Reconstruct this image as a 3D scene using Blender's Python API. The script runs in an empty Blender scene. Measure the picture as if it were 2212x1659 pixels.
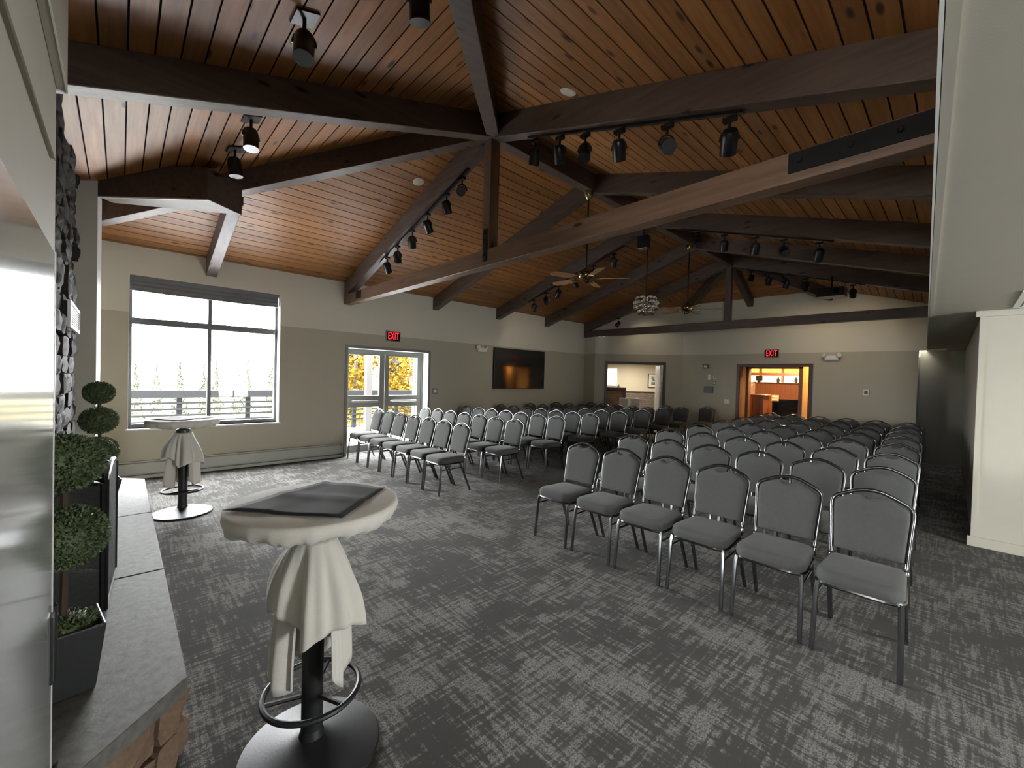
import bpy, math, random
from mathutils import Vector, Matrix
random.seed(7)
R = math.radians
scn = bpy.context.scene
col = scn.collection
# ------------------------------------------------------------------ camera, world, lights, exposure
F, AZ, PT, RL = 905.0, R(46.9), R(-.95), R(1.55)
fw = Vector((math.cos(AZ)*math.cos(PT), math.sin(AZ)*math.cos(PT), math.sin(PT)))
rt = Vector((math.sin(AZ), -math.cos(AZ), 0)); upv = rt.cross(fw)
r2 = rt*math.cos(RL)+upv*math.sin(RL); u2 = -rt*math.sin(RL)+upv*math.cos(RL)
cam = bpy.data.cameras.new('camera'); camo = bpy.data.objects.new('camera', cam); col.objects.link(camo)
cam.sensor_width = 36; cam.lens = 36*F/2212; cam.clip_start = .02; cam.clip_end = 500
camo.matrix_world = Matrix(((r2.x, u2.x, -fw.x, 0), (r2.y, u2.y, -fw.y, 0), (r2.z, u2.z, -fw.z, 1.6), (0, 0, 0, 1)))
scn.camera = camo
world = bpy.data.worlds.new('sky'); scn.world = world; world.use_nodes = True
wn = world.node_tree; bg = wn.nodes['Background']
bg.inputs[0].default_value = (.965, .975, .985, 1); bg.inputs[1].default_value = 17
sun = bpy.data.lights.new('sun', 'SUN'); sun.energy = 9; sun.color = (1, .84, .6); sun.angle = .02
suno = bpy.data.objects.new('sun', sun); col.objects.link(suno)
suno.rotation_euler = Vector((.30, -.35, .88)).to_track_quat('Z', 'Y').to_euler()
def area(name, loc, direction, sx, sy, power, color=(1, 1, 1), portal=False):
    l = bpy.data.lights.new(name, 'AREA'); l.shape = 'RECTANGLE'; l.size = sx; l.size_y = sy; l.energy = power; l.color = color
    o = bpy.data.objects.new(name, l); col.objects.link(o); o.location = loc
    o.rotation_euler = Vector(direction).to_track_quat('-Z', 'Y').to_euler()
    if portal: l.cycles.is_portal = True
    return o
area('window_portal', (1.04, 8.35, 1.81), (0, -1, 0), 1.95, 2.2, 1, portal=True)
area('glass_door_portal', (4.05, 8.4, 1.04), (0, -1, 0), 1.8, 2.1, 1, portal=True)
area('rear_fill_portal', (-3.58, -1.7, 1.3), (1, 0, 0), 1.0, 1.9, 1, portal=True)  # portal of the added rear window, out of view, for fill
area('side_fill_portal', (3.6, -5.05, 1.3), (0, 1, 0), 1.2, 1.9, 1, portal=True)  # portal of the added side window, likewise unseen fill
vs = scn.view_settings; vs.view_transform = 'Standard'; vs.look = 'None'; vs.gamma = 1; vs.use_curve_mapping = False
vs.exposure = 1.9
cy = scn.cycles
cy.max_bounces = 10; cy.diffuse_bounces = 6; cy.glossy_bounces = 4; cy.transmission_bounces = 8; cy.transparent_max_bounces = 24
cy.sample_clamp_indirect = 6; cy.caustics_reflective = False; cy.caustics_refractive = False; cy.blur_glossy = 1

# ------------------------------------------------------------------ materials
MATS = {}
def _mat(name):
    m = bpy.data.materials.new(name); m.use_nodes = True; nt = m.node_tree
    b = nt.nodes['Principled BSDF']; MATS[name] = m
    return m, nt, b
def N(nt, t, **k):
    n = nt.nodes.new(t)
    for a, v in k.items(): setattr(n, a, v)
    return n
def L(nt, a, b): nt.links.new(a, b)
def mix(nt, fac, a, b):
    n = N(nt, 'ShaderNodeMix', data_type='RGBA')
    for s, v in ((0, fac), (6, a), (7, b)):
        if isinstance(v, (int, float)): n.inputs[s].default_value = v
        elif isinstance(v, tuple): n.inputs[s].default_value = v if len(v) == 4 else v+(1,)
        else: L(nt, v, n.inputs[s])
    return n.outputs[2]
def mth(nt, op, a, b=None, c=None):
    n = N(nt, 'ShaderNodeMath', operation=op)
    for i, v in enumerate((a, b, c)):
        if v is None: continue
        if isinstance(v, (int, float)): n.inputs[i].default_value = v
        else: L(nt, v, n.inputs[i])
    return n.outputs[0]
def ramp(nt, f, a, b):
    n = N(nt, 'ShaderNodeMapRange', interpolation_type='SMOOTHSTEP'); L(nt, f, n.inputs[0])
    n.inputs[1].default_value = a; n.inputs[2].default_value = b
    return n.outputs[0]
def noise(nt, vec, scale, detail=3, rough=.55, sc=None):
    if sc:
        mp = N(nt, 'ShaderNodeMapping'); mp.inputs['Scale'].default_value = sc; L(nt, vec, mp.inputs[0]); vec = mp.outputs[0]
    n = N(nt, 'ShaderNodeTexNoise'); n.inputs['Scale'].default_value = scale; n.inputs['Detail'].default_value = detail
    n.inputs['Roughness'].default_value = rough; L(nt, vec, n.inputs['Vector'])
    return n.outputs['Fac']
def bump(nt, b, h, strength=.2, dist=.01):
    n = N(nt, 'ShaderNodeBump'); n.inputs['Strength'].default_value = strength; n.inputs['Distance'].default_value = dist
    L(nt, h, n.inputs['Height']); L(nt, n.outputs[0], b.inputs['Normal'])
def objc(nt): return N(nt, 'ShaderNodeTexCoord').outputs['Object']
def posc(nt): return N(nt, 'ShaderNodeNewGeometry').outputs['Position']
def M(name, c, rough=.5, metal=0, var=.0, vscale=6, bmp=0, bscale=60, spec=.5, emit=None, es=0):
    """plain procedural material with noise variation and fine relief"""
    if name in MATS: return MATS[name]
    m, nt, b = _mat(name); v = objc(nt)
    b.inputs['Roughness'].default_value = rough; b.inputs['Metallic'].default_value = metal; b.inputs['Specular IOR Level'].default_value = spec
    k = max(var, .04); nz = noise(nt, v, vscale, 4)
    L(nt, mix(nt, nz, tuple(x*(1-k) for x in c), tuple(min(1, x*(1+k)) for x in c)), b.inputs['Base Color'])
    if bmp: bump(nt, b, noise(nt, v, bscale, 3), bmp, .004)
    if emit: b.inputs['Emission Color'].default_value = emit+(1,); b.inputs['Emission Strength'].default_value = es
    return m
def wood(name, c1, c2, axis, rough=.45, knots=True, gs=1.0, spec=.4):
    m, nt, b = _mat(name); v = posc(nt)
    oi = N(nt, 'ShaderNodeObjectInfo')
    add = N(nt, 'ShaderNodeVectorMath', operation='ADD'); L(nt, v, add.inputs[0])
    sc_ = N(nt, 'ShaderNodeVectorMath', operation='SCALE'); sc_.inputs['Scale'].default_value = 37
    cx = N(nt, 'ShaderNodeCombineXYZ'); L(nt, oi.outputs['Random'], cx.inputs[0]); L(nt, oi.outputs['Random'], cx.inputs[1])
    L(nt, cx.outputs[0], sc_.inputs[0]); L(nt, sc_.outputs[0], add.inputs[1]); v = add.outputs[0]
    s = [14*gs]*3; s[axis] = .9*gs
    g = noise(nt, v, 1.6, 5, .6, tuple(s))
    s2 = [60*gs]*3; s2[axis] = 2*gs
    g2 = noise(nt, v, 1.5, 3, .6, tuple(s2))
    f = mth(nt, 'ADD', mth(nt, 'MULTIPLY', ramp(nt, g, .3, .7), .65), mth(nt, 'MULTIPLY', g2, .35))
    c = mix(nt, f, c1, c2)
    tone = mth(nt, 'MULTIPLY_ADD', oi.outputs['Random'], .34, .83)
    tn = N(nt, 'ShaderNodeVectorMath', operation='SCALE'); L(nt, c, tn.inputs[0]); L(nt, tone, tn.inputs['Scale']); c = tn.outputs[0]
    if knots:
        mp = N(nt, 'ShaderNodeMapping'); k = [6.5, 6.5, 6.5]; k[axis] = 2.2; mp.inputs['Scale'].default_value = k; L(nt, v, mp.inputs[0])
        vo = N(nt, 'ShaderNodeTexVoronoi'); vo.inputs['Scale'].default_value = 1.0; L(nt, mp.outputs[0], vo.inputs['Vector'])
        kn = ramp(nt, vo.outputs['Distance'], .07, .17)
        c = mix(nt, kn, tuple(x*.22 for x in c1), c)
    L(nt, c, b.inputs['Base Color']); b.inputs['Roughness'].default_value = rough; b.inputs['Specular IOR Level'].default_value = spec
    bump(nt, b, g2, .25, .003)
    return m
PINE1, PINE2 = (.215, .080, .021), (.365, .167, .053)
wood('pine_u', PINE1, PINE2, 0); wood('pine_v', PINE1, PINE2, 1)
wood('beam_u', (.060, .039, .031), (.115, .078, .061), 0, .42); wood('beam_v', (.060, .039, .031), (.115, .078, .061), 1, .42)
wood('beam_z', (.060, .039, .031), (.115, .078, .061), 2, .42)
wood('tie_v', (.095, .055, .034), (.17, .105, .068), 1, .42); wood('tie_z', (.095, .055, .034), (.15, .09, .058), 2, .42)
wood('bar_wood', (.10, .034, .016), (.17, .062, .03), 2, .4, False)
wood('dark_cap', (.045, .02, .015), (.075, .035, .025), 0, .4, False)
wood('blade_wood', (.30, .15, .06), (.42, .23, .10), 0, .35, False)
def paint2():
    m, nt, b = _mat('two_tone_paint'); v = posc(nt)
    sx = N(nt, 'ShaderNodeSeparateXYZ'); L(nt, v, sx.inputs[0])
    t = mth(nt, 'GREATER_THAN', sx.outputs[2], 2.37)
    nz = noise(nt, v, 1.3, 2)
    lo = mix(nt, nz, (.375, .345, .272), (.40, .37, .292)); hi = mix(nt, nz, (.55, .52, .435), (.58, .55, .46))
    L(nt, mix(nt, t, lo, hi), b.inputs['Base Color']); b.inputs['Roughness'].default_value = .7
    bump(nt, b, noise(nt, v, 140, 2), .12, .002)
paint2()
def carpet():
    m, nt, b = _mat('carpet'); v = posc(nt)
    a = noise(nt, v, 1, 3, .6, (4.0, 42, 1)); c = noise(nt, v, 1, 3, .6, (42, 4.0, 1)); big = noise(nt, v, 1.2, 3, .6)
    bg2 = noise(nt, v, 4.2, 3, .65)
    val = mth(nt, 'ADD', mth(nt, 'ADD', mth(nt, 'MULTIPLY', big, .34), mth(nt, 'MULTIPLY', bg2, .30)), mth(nt, 'ADD', mth(nt, 'MULTIPLY', a, .36), mth(nt, 'MULTIPLY', c, .36)))
    ar = ramp(nt, val, .655, .745)
    pile = noise(nt, v, 260, 2, .7); pile2 = noise(nt, v, 90, 2, .7)
    pat = mth(nt, 'MULTIPLY', ar, ramp(nt, mth(nt, 'ADD', mth(nt, 'MULTIPLY', pile, .5), mth(nt, 'MULTIPLY', pile2, .5)), .40, .56))
    dk = mix(nt, ramp(nt, big, .35, .65), (.070, .068, .064), (.095, .092, .087))
    dk = mix(nt, mth(nt, 'MULTIPLY', pile, .8), dk, (.045, .043, .040))
    L(nt, mix(nt, pat, dk, (.30, .287, .265)), b.inputs['Base Color']); b.inputs['Roughness'].default_value = .95
    b.inputs['Specular IOR Level'].default_value = .15
    b.inputs['Sheen Weight'].default_value = .06
    bump(nt, b, mth(nt, 'ADD', pile, pat), .6, .006)
carpet()
def fabric(name, c, k=.25):
    m, nt, b = _mat(name); v = objc(nt)
    w = noise(nt, v, 320, 2, .6); w2 = noise(nt, v, 30, 3)
    L(nt, mix(nt, mth(nt, 'MULTIPLY_ADD', w2, .4, mth(nt, 'MULTIPLY', w, .6)), tuple(x*(1-k) for x in c), tuple(x*(1+k) for x in c)), b.inputs['Base Color'])
    b.inputs['Roughness'].default_value = .9; b.inputs['Sheen Weight'].default_value = .12; b.inputs['Specular IOR Level'].default_value = .2
    bump(nt, b, w, .35, .002)
fabric('chair_fabric', (.086, .0875, .0835)); fabric('napkin', (.030, .032, .034)); fabric('white_cloth', (.70, .675, .615), .05)
def glass(name, tint=(1, 1, 1), refl=.22):
    m = bpy.data.materials.new(name); m.use_nodes = True; nt = m.node_tree; MATS[name] = m
    for n in list(nt.nodes): nt.nodes.remove(n)
    o = N(nt, 'ShaderNodeOutputMaterial'); t = N(nt, 'ShaderNodeBsdfTransparent'); t.inputs[0].default_value = tint+(1,)
    g = N(nt, 'ShaderNodeBsdfGlossy'); g.inputs['Roughness'].default_value = .02
    fr = N(nt, 'ShaderNodeFresnel'); fr.inputs[0].default_value = 1.45
    nz = noise(nt, objc(nt), 2, 2)
    mx = N(nt, 'ShaderNodeMixShader'); L(nt, mth(nt, 'MULTIPLY', fr.outputs[0], mth(nt, 'MULTIPLY_ADD', nz, .04, refl)), mx.inputs[0])
    L(nt, t.outputs[0], mx.inputs[1]); L(nt, g.outputs[0], mx.inputs[2]); L(nt, mx.outputs[0], o.inputs[0])
    return m
glass('pane_glass', (.97, .98, .98))
def globe_glass():
    m, nt, b = _mat('globe_glass'); b.inputs['Transmission Weight'].default_value = 1; b.inputs['Roughness'].default_value = .02
    b.inputs['IOR'].default_value = 1.3; L(nt, mix(nt, noise(nt, objc(nt), 3), (.94, .95, .95), (1, 1, 1)), b.inputs['Base Color'])
globe_glass()
M('steel_dark', (.10, .10, .105), .26, .9, bmp=.03); M('frame_metal', (.17, .173, .178), .22, .95, bmp=.02); M('chrome', (.8, .8, .8), .12, 1)
M('black_metal', (.012, .012, .013), .3, .3, bmp=.04); M('black_gloss', (.006, .006, .007), .08, 0, spec=.6); M('bezel', (.012, .012, .012), .3)
M('black_iron', (.020, .020, .022), .5, .2, bmp=.15, bscale=120); M('strap_iron', (.010, .0095, .009), .75, .1, spec=.2, bmp=.2)
M('brass', (.36, .28, .13), .18, 1); M('lens', (.42, .43, .44), .12, 0)
M('soffit_paint', (.40, .375, .315), .75, bmp=.1, bscale=130); M('pale_paint', (.52, .495, .415), .7, bmp=.06, bscale=130)
M('white_trim', (.72, .72, .70), .45); M('trim_grey', (.19, .185, .16), .5); M('frame_dark', (.05, .052, .05), .4); M('door_paint', (.17, .17, .15), .4)
M('panel_gloss', (.40, .41, .40), .13, .25, spec=.6); M('backing', (.02, .011, .007), .9); M('heater', (.34, .34, .30), .45)
M('cream_wall', (.62, .56, .42), .7); M('stone_slab', (.145, .14, .126), .68, spec=.3, var=.65, vscale=24, bmp=.35, bscale=45)
M('stone_brown', (.20, .13, .085), .8, var=.45, vscale=7, bmp=.6, bscale=22); M('stone_dark', (.034, .030, .027), .85, spec=.15, var=.5, vscale=6, bmp=.7, bscale=18)
M('mortar', (.05, .045, .04), .9); M('stone_pale', (.20, .17, .13), .8, var=.4, vscale=8, bmp=.5, bscale=20)
M('leaf_topiary', (.085, .115, .05), .6, var=.5, vscale=30); M('stem_wood', (.05, .03, .018), .8, bmp=.4); M('pot_black', (.018, .018, .020), .55, bmp=.2)
M('red_led', (.4, .01, .01), .4, emit=(1, .02, .035), es=.55); M('sign_dark', (.015, .012, .012), .7, spec=.1); M('sign_grey', (.20, .20, .18), .5); M('white_plastic', (.66, .66, .63), .4)
M('orange_wall', (.72, .42, .15), .6); M('white_board', (.75, .74, .70), .5); M('gold_card', (.55, .42, .20), .5)
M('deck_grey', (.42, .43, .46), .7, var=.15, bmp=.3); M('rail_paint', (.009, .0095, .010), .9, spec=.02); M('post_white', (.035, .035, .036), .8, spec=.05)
M('bark', (.05, .038, .028), .9, bmp=.5); M('leaf_gold', (.065, .039, .005), .9, spec=.02, var=.5, vscale=2); M('leaf_conifer', (.030, .036, .024), .9, spec=.02, var=.4, vscale=2)
M('ground_grass', (.06, .052, .028), .95, spec=.02, var=.4, vscale=.4); M('tan_shade', (.70, .48, .18), .6, emit=(1, .68, .2), es=.0)
M('snow_glow', (.9, .9, .86), .7); M('art_sky', (.55, .60, .58), .6, var=.1, vscale=4); M('art_green', (.16, .22, .09), .6, var=.4, vscale=12); M('mat_white', (.75, .72, .64), .7)
M('pattern_chair', (.62, .62, .60), .6, var=.5, vscale=40); M('shade_fabric', (.15, .15, .155), .8, var=.2)
M('lamp_warm', (1, .9, .7), .5, emit=(1, .72, .36), es=9); M('lamp_neutral', (1, 1, .95), .5, emit=(1, .93, .8), es=3)
M('smoke_white', (.60, .57, .50), .5)

# ------------------------------------------------------------------ mesh helpers
class B:
    def __init__(s): s.v = []; s.f = []
    def add(s, vs, fs):
        o = len(s.v); s.v += [tuple(v) for v in vs]; s.f += [tuple(i+o for i in f) for f in fs]; return s
    def box(s, x0, x1, y0, y1, z0, z1):
        return s.add([(x, y, z) for z in (z0, z1) for y in (y0, y1) for x in (x0, x1)],
                     [(0, 2, 3, 1), (4, 5, 7, 6), (0, 1, 5, 4), (1, 3, 7, 5), (3, 2, 6, 7), (2, 0, 4, 6)])
    def cbox(s, c, d):
        return s.box(c[0]-d[0]/2, c[0]+d[0]/2, c[1]-d[1]/2, c[1]+d[1]/2, c[2]-d[2]/2, c[2]+d[2]/2)
    def prism(s, poly, z0, z1):          # plan polygon
        n = len(poly)
        if sum(poly[i][0]*poly[(i+1) % n][1]-poly[(i+1) % n][0]*poly[i][1] for i in range(n)) < 0: poly = poly[::-1]
        return s.add([(x, y, z0) for x, y in poly]+[(x, y, z1) for x, y in poly],
                     [tuple(range(n-1, -1, -1)), tuple(range(n, 2*n))]+[(i, (i+1) % n, n+(i+1) % n, n+i) for i in range(n)])
    def beam(s, a, b, w, depth):          # a,b bottom centre line; plumb sides
        a = Vector(a); b = Vector(b); d = (b-a); h = Vector((d.x, d.y, 0)).normalized(); p = Vector((-h.y, h.x, 0))*w/2; z = Vector((0, 0, depth))
        return s.add([a-p, a+p, b+p, b-p, a-p+z, a+p+z, b+p+z, b-p+z], [(0, 1, 2, 3), (7, 6, 5, 4), (0, 3, 7, 4), (1, 5, 6, 2), (0, 4, 5, 1), (3, 2, 6, 7)])
    def tube(s, path, r, n=8, closed=False):
        P = [Vector(p) for p in path]; m = len(P); rings = []; prev = None
        for i, p in enumerate(P):
            if closed: t = (P[(i+1) % m]-P[i-1]).normalized()
            else: t = (P[min(i+1, m-1)]-P[max(i-1, 0)]).normalized()
            if prev is None:
                a = Vector((0, 0, 1)) if abs(t.z) < .9 else Vector((1, 0, 0)); x = t.cross(a).normalized()
            else: x = (prev-t*prev.dot(t)).normalized()
            prev = x; y = t.cross(x); rr = r[i] if isinstance(r, (list, tuple)) else r
            rings.append([p+(x*math.cos(2*math.pi*k/n)+y*math.sin(2*math.pi*k/n))*rr for k in range(n)])
        vs = [v for g in rings for v in g]; fs = []
        for i in range(m if closed else m-1):
            j = (i+1) % m
            fs += [(i*n+k, i*n+(k+1) % n, j*n+(k+1) % n, j*n+k) for k in range(n)]
        if not closed: fs += [tuple(range(n-1, -1, -1)), tuple((m-1)*n+k for k in range(n))]
        return s.add(vs, fs)
    def lathe(s, prof, n=24, c=(0, 0, 0)):    # list of (r,z)
        vs = []; fs = []
        for r, z in prof: vs += [(c[0]+r*math.cos(2*math.pi*k/n), c[1]+r*math.sin(2*math.pi*k/n), c[2]+z) for k in range(n)]
        for i in range(len(prof)-1): fs += [(i*n+k, i*n+(k+1) % n, (i+1)*n+(k+1) % n, (i+1)*n+k) for k in range(n)]
        if prof[0][0] > 1e-5: fs.append(tuple(range(n-1, -1, -1)))
        if prof[-1][0] > 1e-5: fs.append(tuple((len(prof)-1)*n+k for k in range(n)))
        return s.add(vs, fs)
    def loft(s, loops, cap=True):
        n = len(loops[0]); vs = [v for l in loops for v in l]; fs = []
        for i in range(len(loops)-1): fs += [(i*n+k, i*n+(k+1) % n, (i+1)*n+(k+1) % n, (i+1)*n+k) for k in range(n)]
        if cap: fs += [tuple(range(n-1, -1, -1)), tuple((len(loops)-1)*n+k for k in range(n))]
        return s.add(vs, fs)
    def sphere(s, c, r, n=16, m=10, sz=1):
        return s.lathe([(max(1e-6, r*math.sin(math.pi*i/m)), -r*sz*math.cos(math.pi*i/m)) for i in range(m+1)], n, c)
    def xf(s, mat):
        s.v = [tuple(mat @ Vector(v)) for v in s.v]; return s
    def mesh(s, name, mat, smooth=False):
        me = bpy.data.meshes.new(name); me.from_pydata(s.v, [], s.f); me.materials.append(MATS[mat])
        me.validate()
        if smooth:
            me.polygons.foreach_set('use_smooth', [True]*len(me.polygons))
            if smooth != 'all': me.set_sharp_from_angle(angle=R(40))
        me.update(); return me
    def obj(s, name, mat, parent=None, smooth=False, bevel=0):
        o = bpy.data.objects.new(name, s.mesh(name, mat, smooth)); col.objects.link(o)
        if parent: o.parent = parent
        if bevel:
            md = o.modifiers.new('bevel', 'BEVEL'); md.width = bevel; md.segments = 2; md.limit_method = 'ANGLE'
        return o
def link(name, me, parent=None, loc=None, rot=None):
    o = bpy.data.objects.new(name, me); col.objects.link(o)
    if parent: o.parent = parent
    if loc is not None: o.location = loc
    if rot is not None: o.rotation_euler = rot
    return o
def tag(o, label, cat, group=None):
    o['label'] = label; o['category'] = cat
    if group: o['group'] = group
    return o
def thing(name, label, cat, loc=(0, 0, 0), rz=0, group=None):
    o = bpy.data.objects.new(name, None); col.objects.link(o); o.location = loc; o.rotation_euler = (0, 0, rz); o.empty_display_size = .1
    return tag(o, label, cat, group)
def struct(o, label=None):
    o['kind'] = 'structure'
    if label: o['label'] = label
    return o
def sempty(name, label=None, loc=(0, 0, 0)):
    o = bpy.data.objects.new(name, None); col.objects.link(o); o.location = loc; return struct(o, label)
def BX(*a): return B().box(*a)
def copy_tree(root, loc, rz=None, label=None):
    c = root.copy(); col.objects.link(c); c.location = loc
    if rz is not None: c.rotation_euler = (0, 0, rz)
    if label: c['label'] = label
    for ch in [o for o in root.children]:
        d = ch.copy(); col.objects.link(d); d.parent = c
        for g in ch.children:
            e = g.copy(); col.objects.link(e); e.parent = d
    return c
ORD = ['first', 'second', 'third', 'fourth', 'fifth', 'sixth', 'seventh', 'eighth', 'ninth', 'tenth']

# ------------------------------------------------------------------ room constants (metres; x along window wall, y towards it)
V0 = 7.97; UE = -1.05; RV = 3.78; H1 = (3.14, 3.78); H2 = (10.5, 3.78); K = .31; ZE = 3.3; VR = -.41; UD = 11.95
def zl(x, y): return ZE+K*(V0-y)
def zr(x, y): return ZE+K*(y-VR)
def ze(x, y): return ZE+K*(x-UE)
def plane3(p, q, r):
    p, q, r = map(Vector, (p, q, r)); n = (q-p).cross(r-p)
    return lambda x, y: p.z-(n.x*(x-p.x)+n.y*(y-p.y))/n.z
ZR = zl(0, RV)
PA, PB = (11.97, 5.5), (10.42, 7.5)          # splayed wall end points
zbc = plane3((10.5, 3.78, ZR), (11.97, 5.5, 3.8), (11.97, 2.06, 3.8))
zbl = plane3((10.5, 3.78, ZR), (11.97, 5.5, 3.8), (10.5, 7.97, 3.3))
zbr = plane3((10.5, 3.78, ZR), (11.97, 2.06, 3.8), (10.5, -.41, 3.3))
def bulk(u): return .04*u                     # front edge of the lowered ceiling

# ------------------------------------------------------------------ floor
fl = B().prism([(-3.6, -5.1), (12.8, -5.1), (12.8, 8.27), (-3.6, 8.27)], -.12, 0)
struct(fl.obj('floor', 'carpet'), 'grey patterned carpet with lighter distressed streaks')

# ------------------------------------------------------------------ sloped plank ceiling
def clip(poly, ax, lim, keep_less):
    out = []
    for i in range(len(poly)):
        a, b = poly[i], poly[(i+1) % len(poly)]
        ia = (a[ax] <= lim) if keep_less else (a[ax] >= lim); ib = (b[ax] <= lim) if keep_less else (b[ax] >= lim)
        if ia: out.append(a)
        if ia != ib:
            t = (lim-a[ax])/(b[ax]-a[ax]); out.append((a[0]+t*(b[0]-a[0]), a[1]+t*(b[1]-a[1])))
    return out
def slab_obj(poly, zf, t0, t1, name, mat, parent=None):
    n = len(poly)
    if sum(poly[i][0]*poly[(i+1) % n][1]-poly[(i+1) % n][0]*poly[i][1] for i in range(n)) < 0: poly = poly[::-1]
    b = B().add([(x, y, zf(x, y)+t0) for x, y in poly]+[(x, y, zf(x, y)+t1) for x, y in poly],
                [tuple(range(n-1, -1, -1)), tuple(range(n, 2*n))]+[(i, (i+1) % n, n+(i+1) % n, n+i) for i in range(n)])
    return b.obj(name, mat, parent)
def plank_ceiling(poly, zf, ax, mat, label, pitch=.1335, gap=.011):
    ce = struct(slab_obj(poly, zf, .02, .16, 'ceiling', 'backing'), label)
    lo = min(p[ax] for p in poly); hi = max(p[ax] for p in poly); w = lo
    while w < hi:
        s = clip(clip(poly, ax, w+gap/2, False), ax, min(w+pitch-gap/2, hi), True)
        if len(s) >= 3 and max(p[ax] for p in s)-min(p[ax] for p in s) > .01: slab_obj(s, zf, 0, .03, 'plank', mat, ce)
        w += pitch
    return ce
plank_ceiling([H1, H2, (10.5, V0), (UE, V0)], zl, 1, 'pine_u', 'sloped knotty pine plank ceiling above the window wall')
plank_ceiling([H1, (UE, V0), (UE, VR)], ze, 0, 'pine_v', 'sloped knotty pine plank ceiling above the fireplace end')
plank_ceiling([H1, (UE, VR), (10.5, VR), H2], zr, 1, 'pine_u', 'sloped knotty pine plank ceiling above the lowered soffit')
plank_ceiling([H2, (11.97, 5.5), (11.97, 2.06)], zbc, 0, 'pine_v', 'plank ceiling of the far bay above the doorway')
plank_ceiling([H2, (11.97, 5.5), PB, (10.5, V0)], zbl, 1, 'pine_u', 'plank ceiling of the far bay above the splayed wall')
plank_ceiling([H2, (11.97, 2.06), (11.97, .3), (10.5, .3)], zbr, 1, 'pine_u', 'plank ceiling of the far bay beside the soffit')

# ------------------------------------------------------------------ walls
lw = B()
W0, W1, WZ0, WZ1 = .08, 2.0, .72, 2.90; D0, D1, DZ = 3.16, 4.93, 2.08
y0, y1 = V0, 8.27
lw.box(UE-.3, W0, y0, y1, 0, 3.5).box(W0, W1, y0, y1, 0, WZ0).box(W0, W1, y0, y1, WZ1, 3.5).box(W1, D0, y0, y1, 0, 3.5).box(D0, D1, y0, y1, DZ, 3.5).box(D1, 10.85, y0, y1, 0, 3.5)
struct(lw.obj('wall_left', 'two_tone_paint'), 'two-tone painted wall with the large window and glazed doors')
struct(B().prism([(10.38, 7.5), (10.42, 7.5), (10.62, 7.5), (10.80, V0), (10.50, V0)], 0, 2.872).obj('wall_stub', 'two_tone_paint'))
ev = Vector((PB[0]-PA[0], PB[1]-PA[1])).normalized(); nv = Vector((ev.y, -ev.x))
def w45(s, d): return (PA[0]+ev.x*s+nv.x*d, PA[1]+ev.y*s+nv.y*d)
L45 = math.hypot(PB[0]-PA[0], PB[1]-PA[1]); O0, O1 = .56, 2.18
def q45(b, s0, s1, d0, d1, z0, z1): return b.prism([w45(s0, d0), w45(s1, d0), w45(s1, d1), w45(s0, d1)], z0, z1)
w = B(); q45(w, -.12, O0, 0, .2, 0, 4.1); q45(w, O1, L45, 0, .2, 0, 2.872); q45(w, O1, 2.235, 0, .2, 2.872, 4.1); w.box(10.58, 10.95, 7.24, 8.0, 2.88, 3.62); q45(w, O0, O1, 0, .2, 2.09, 4.1)
struct(w.obj('wall_splayed', 'two_tone_paint'), 'splayed far wall with an open doorway to the dining room')
G0, G1, GZ = 2.45, 3.98, 2.05
w = BX(UD, 12.15, .6, G0, 0, 4.1).box(UD, 12.15, G1, 5.55, 0, 4.1).box(UD, 12.15, G0, G1, GZ, 4.1).box(UD, 12.15, .2, .6, 2.38, 4.1)
struct(w.obj('wall_far', 'two_tone_paint'), 'far wall with the wide doorway to the lit lobby')
struct(BX(12.6, 12.75, -.3, .75, 0, 2.5).box(12.15, 12.6, .6, .75, 0, 2.5).obj('wall_alcove', 'trim_grey'))
struct(B().prism([(6.55, -.14), (6.55, -.26), (12.6, -.2), (12.6, -.06)], 0, 2.42).obj('wall_corridor', 'trim_grey'))
# lowered ceiling with its upright front
sf = B().prism([(-3.6, -5.1), (12.75, -5.1), (12.75, bulk(12.75)), (UE, bulk(UE)), (-.22, .5), (-3.6, .5)], 2.40, 2.52)
so = struct(sf.obj('ceiling', 'soffit_paint'), 'low flat painted ceiling beside the tall roof')
struct(B().prism([(UE, bulk(UE)), (12.1, bulk(12.1)), (12.1, bulk(12.1)-.1), (UE, bulk(UE)-.1)], 2.46, 4.0).obj('wall_bulkhead', 'soffit_paint'))
struct(B().prism([(.0, -.006), (12.0, .474), (12.0, .450), (.0, -.030)], 2.388, 2.402).obj('trim_1', 'soffit_paint'))
struct(B().prism([(.0, .004), (11.9, .480), (11.9, .474), (.0, -.004)], 2.386, 2.42).obj('trim_2', 'white_trim'))
# near partition
struct(BX(6.40, 6.55, -5.0, -.12, 0, 2.40).obj('wall_partition', 'pale_paint', bevel=.006), 'pale painted partition beside the chairs')
struct(BX(6.378, 6.40, -1.02, -.095, 0, .10).box(6.384, 6.40, -5.0, -1.03, 0, .10).obj('baseboard_partition', 'pale_paint', bevel=.004))
struct(BX(6.37, 6.40, -5.0, -.09, 2.34, 2.40).box(6.36, 6.57, -.13, -.09, 2.37, 2.40).obj('trim_3', 'pale_paint', bevel=.004))
struct(BX(6.385, 6.40, -.155, -.12, .1, 2.34).obj('trim_4', 'pale_paint'))
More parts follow.
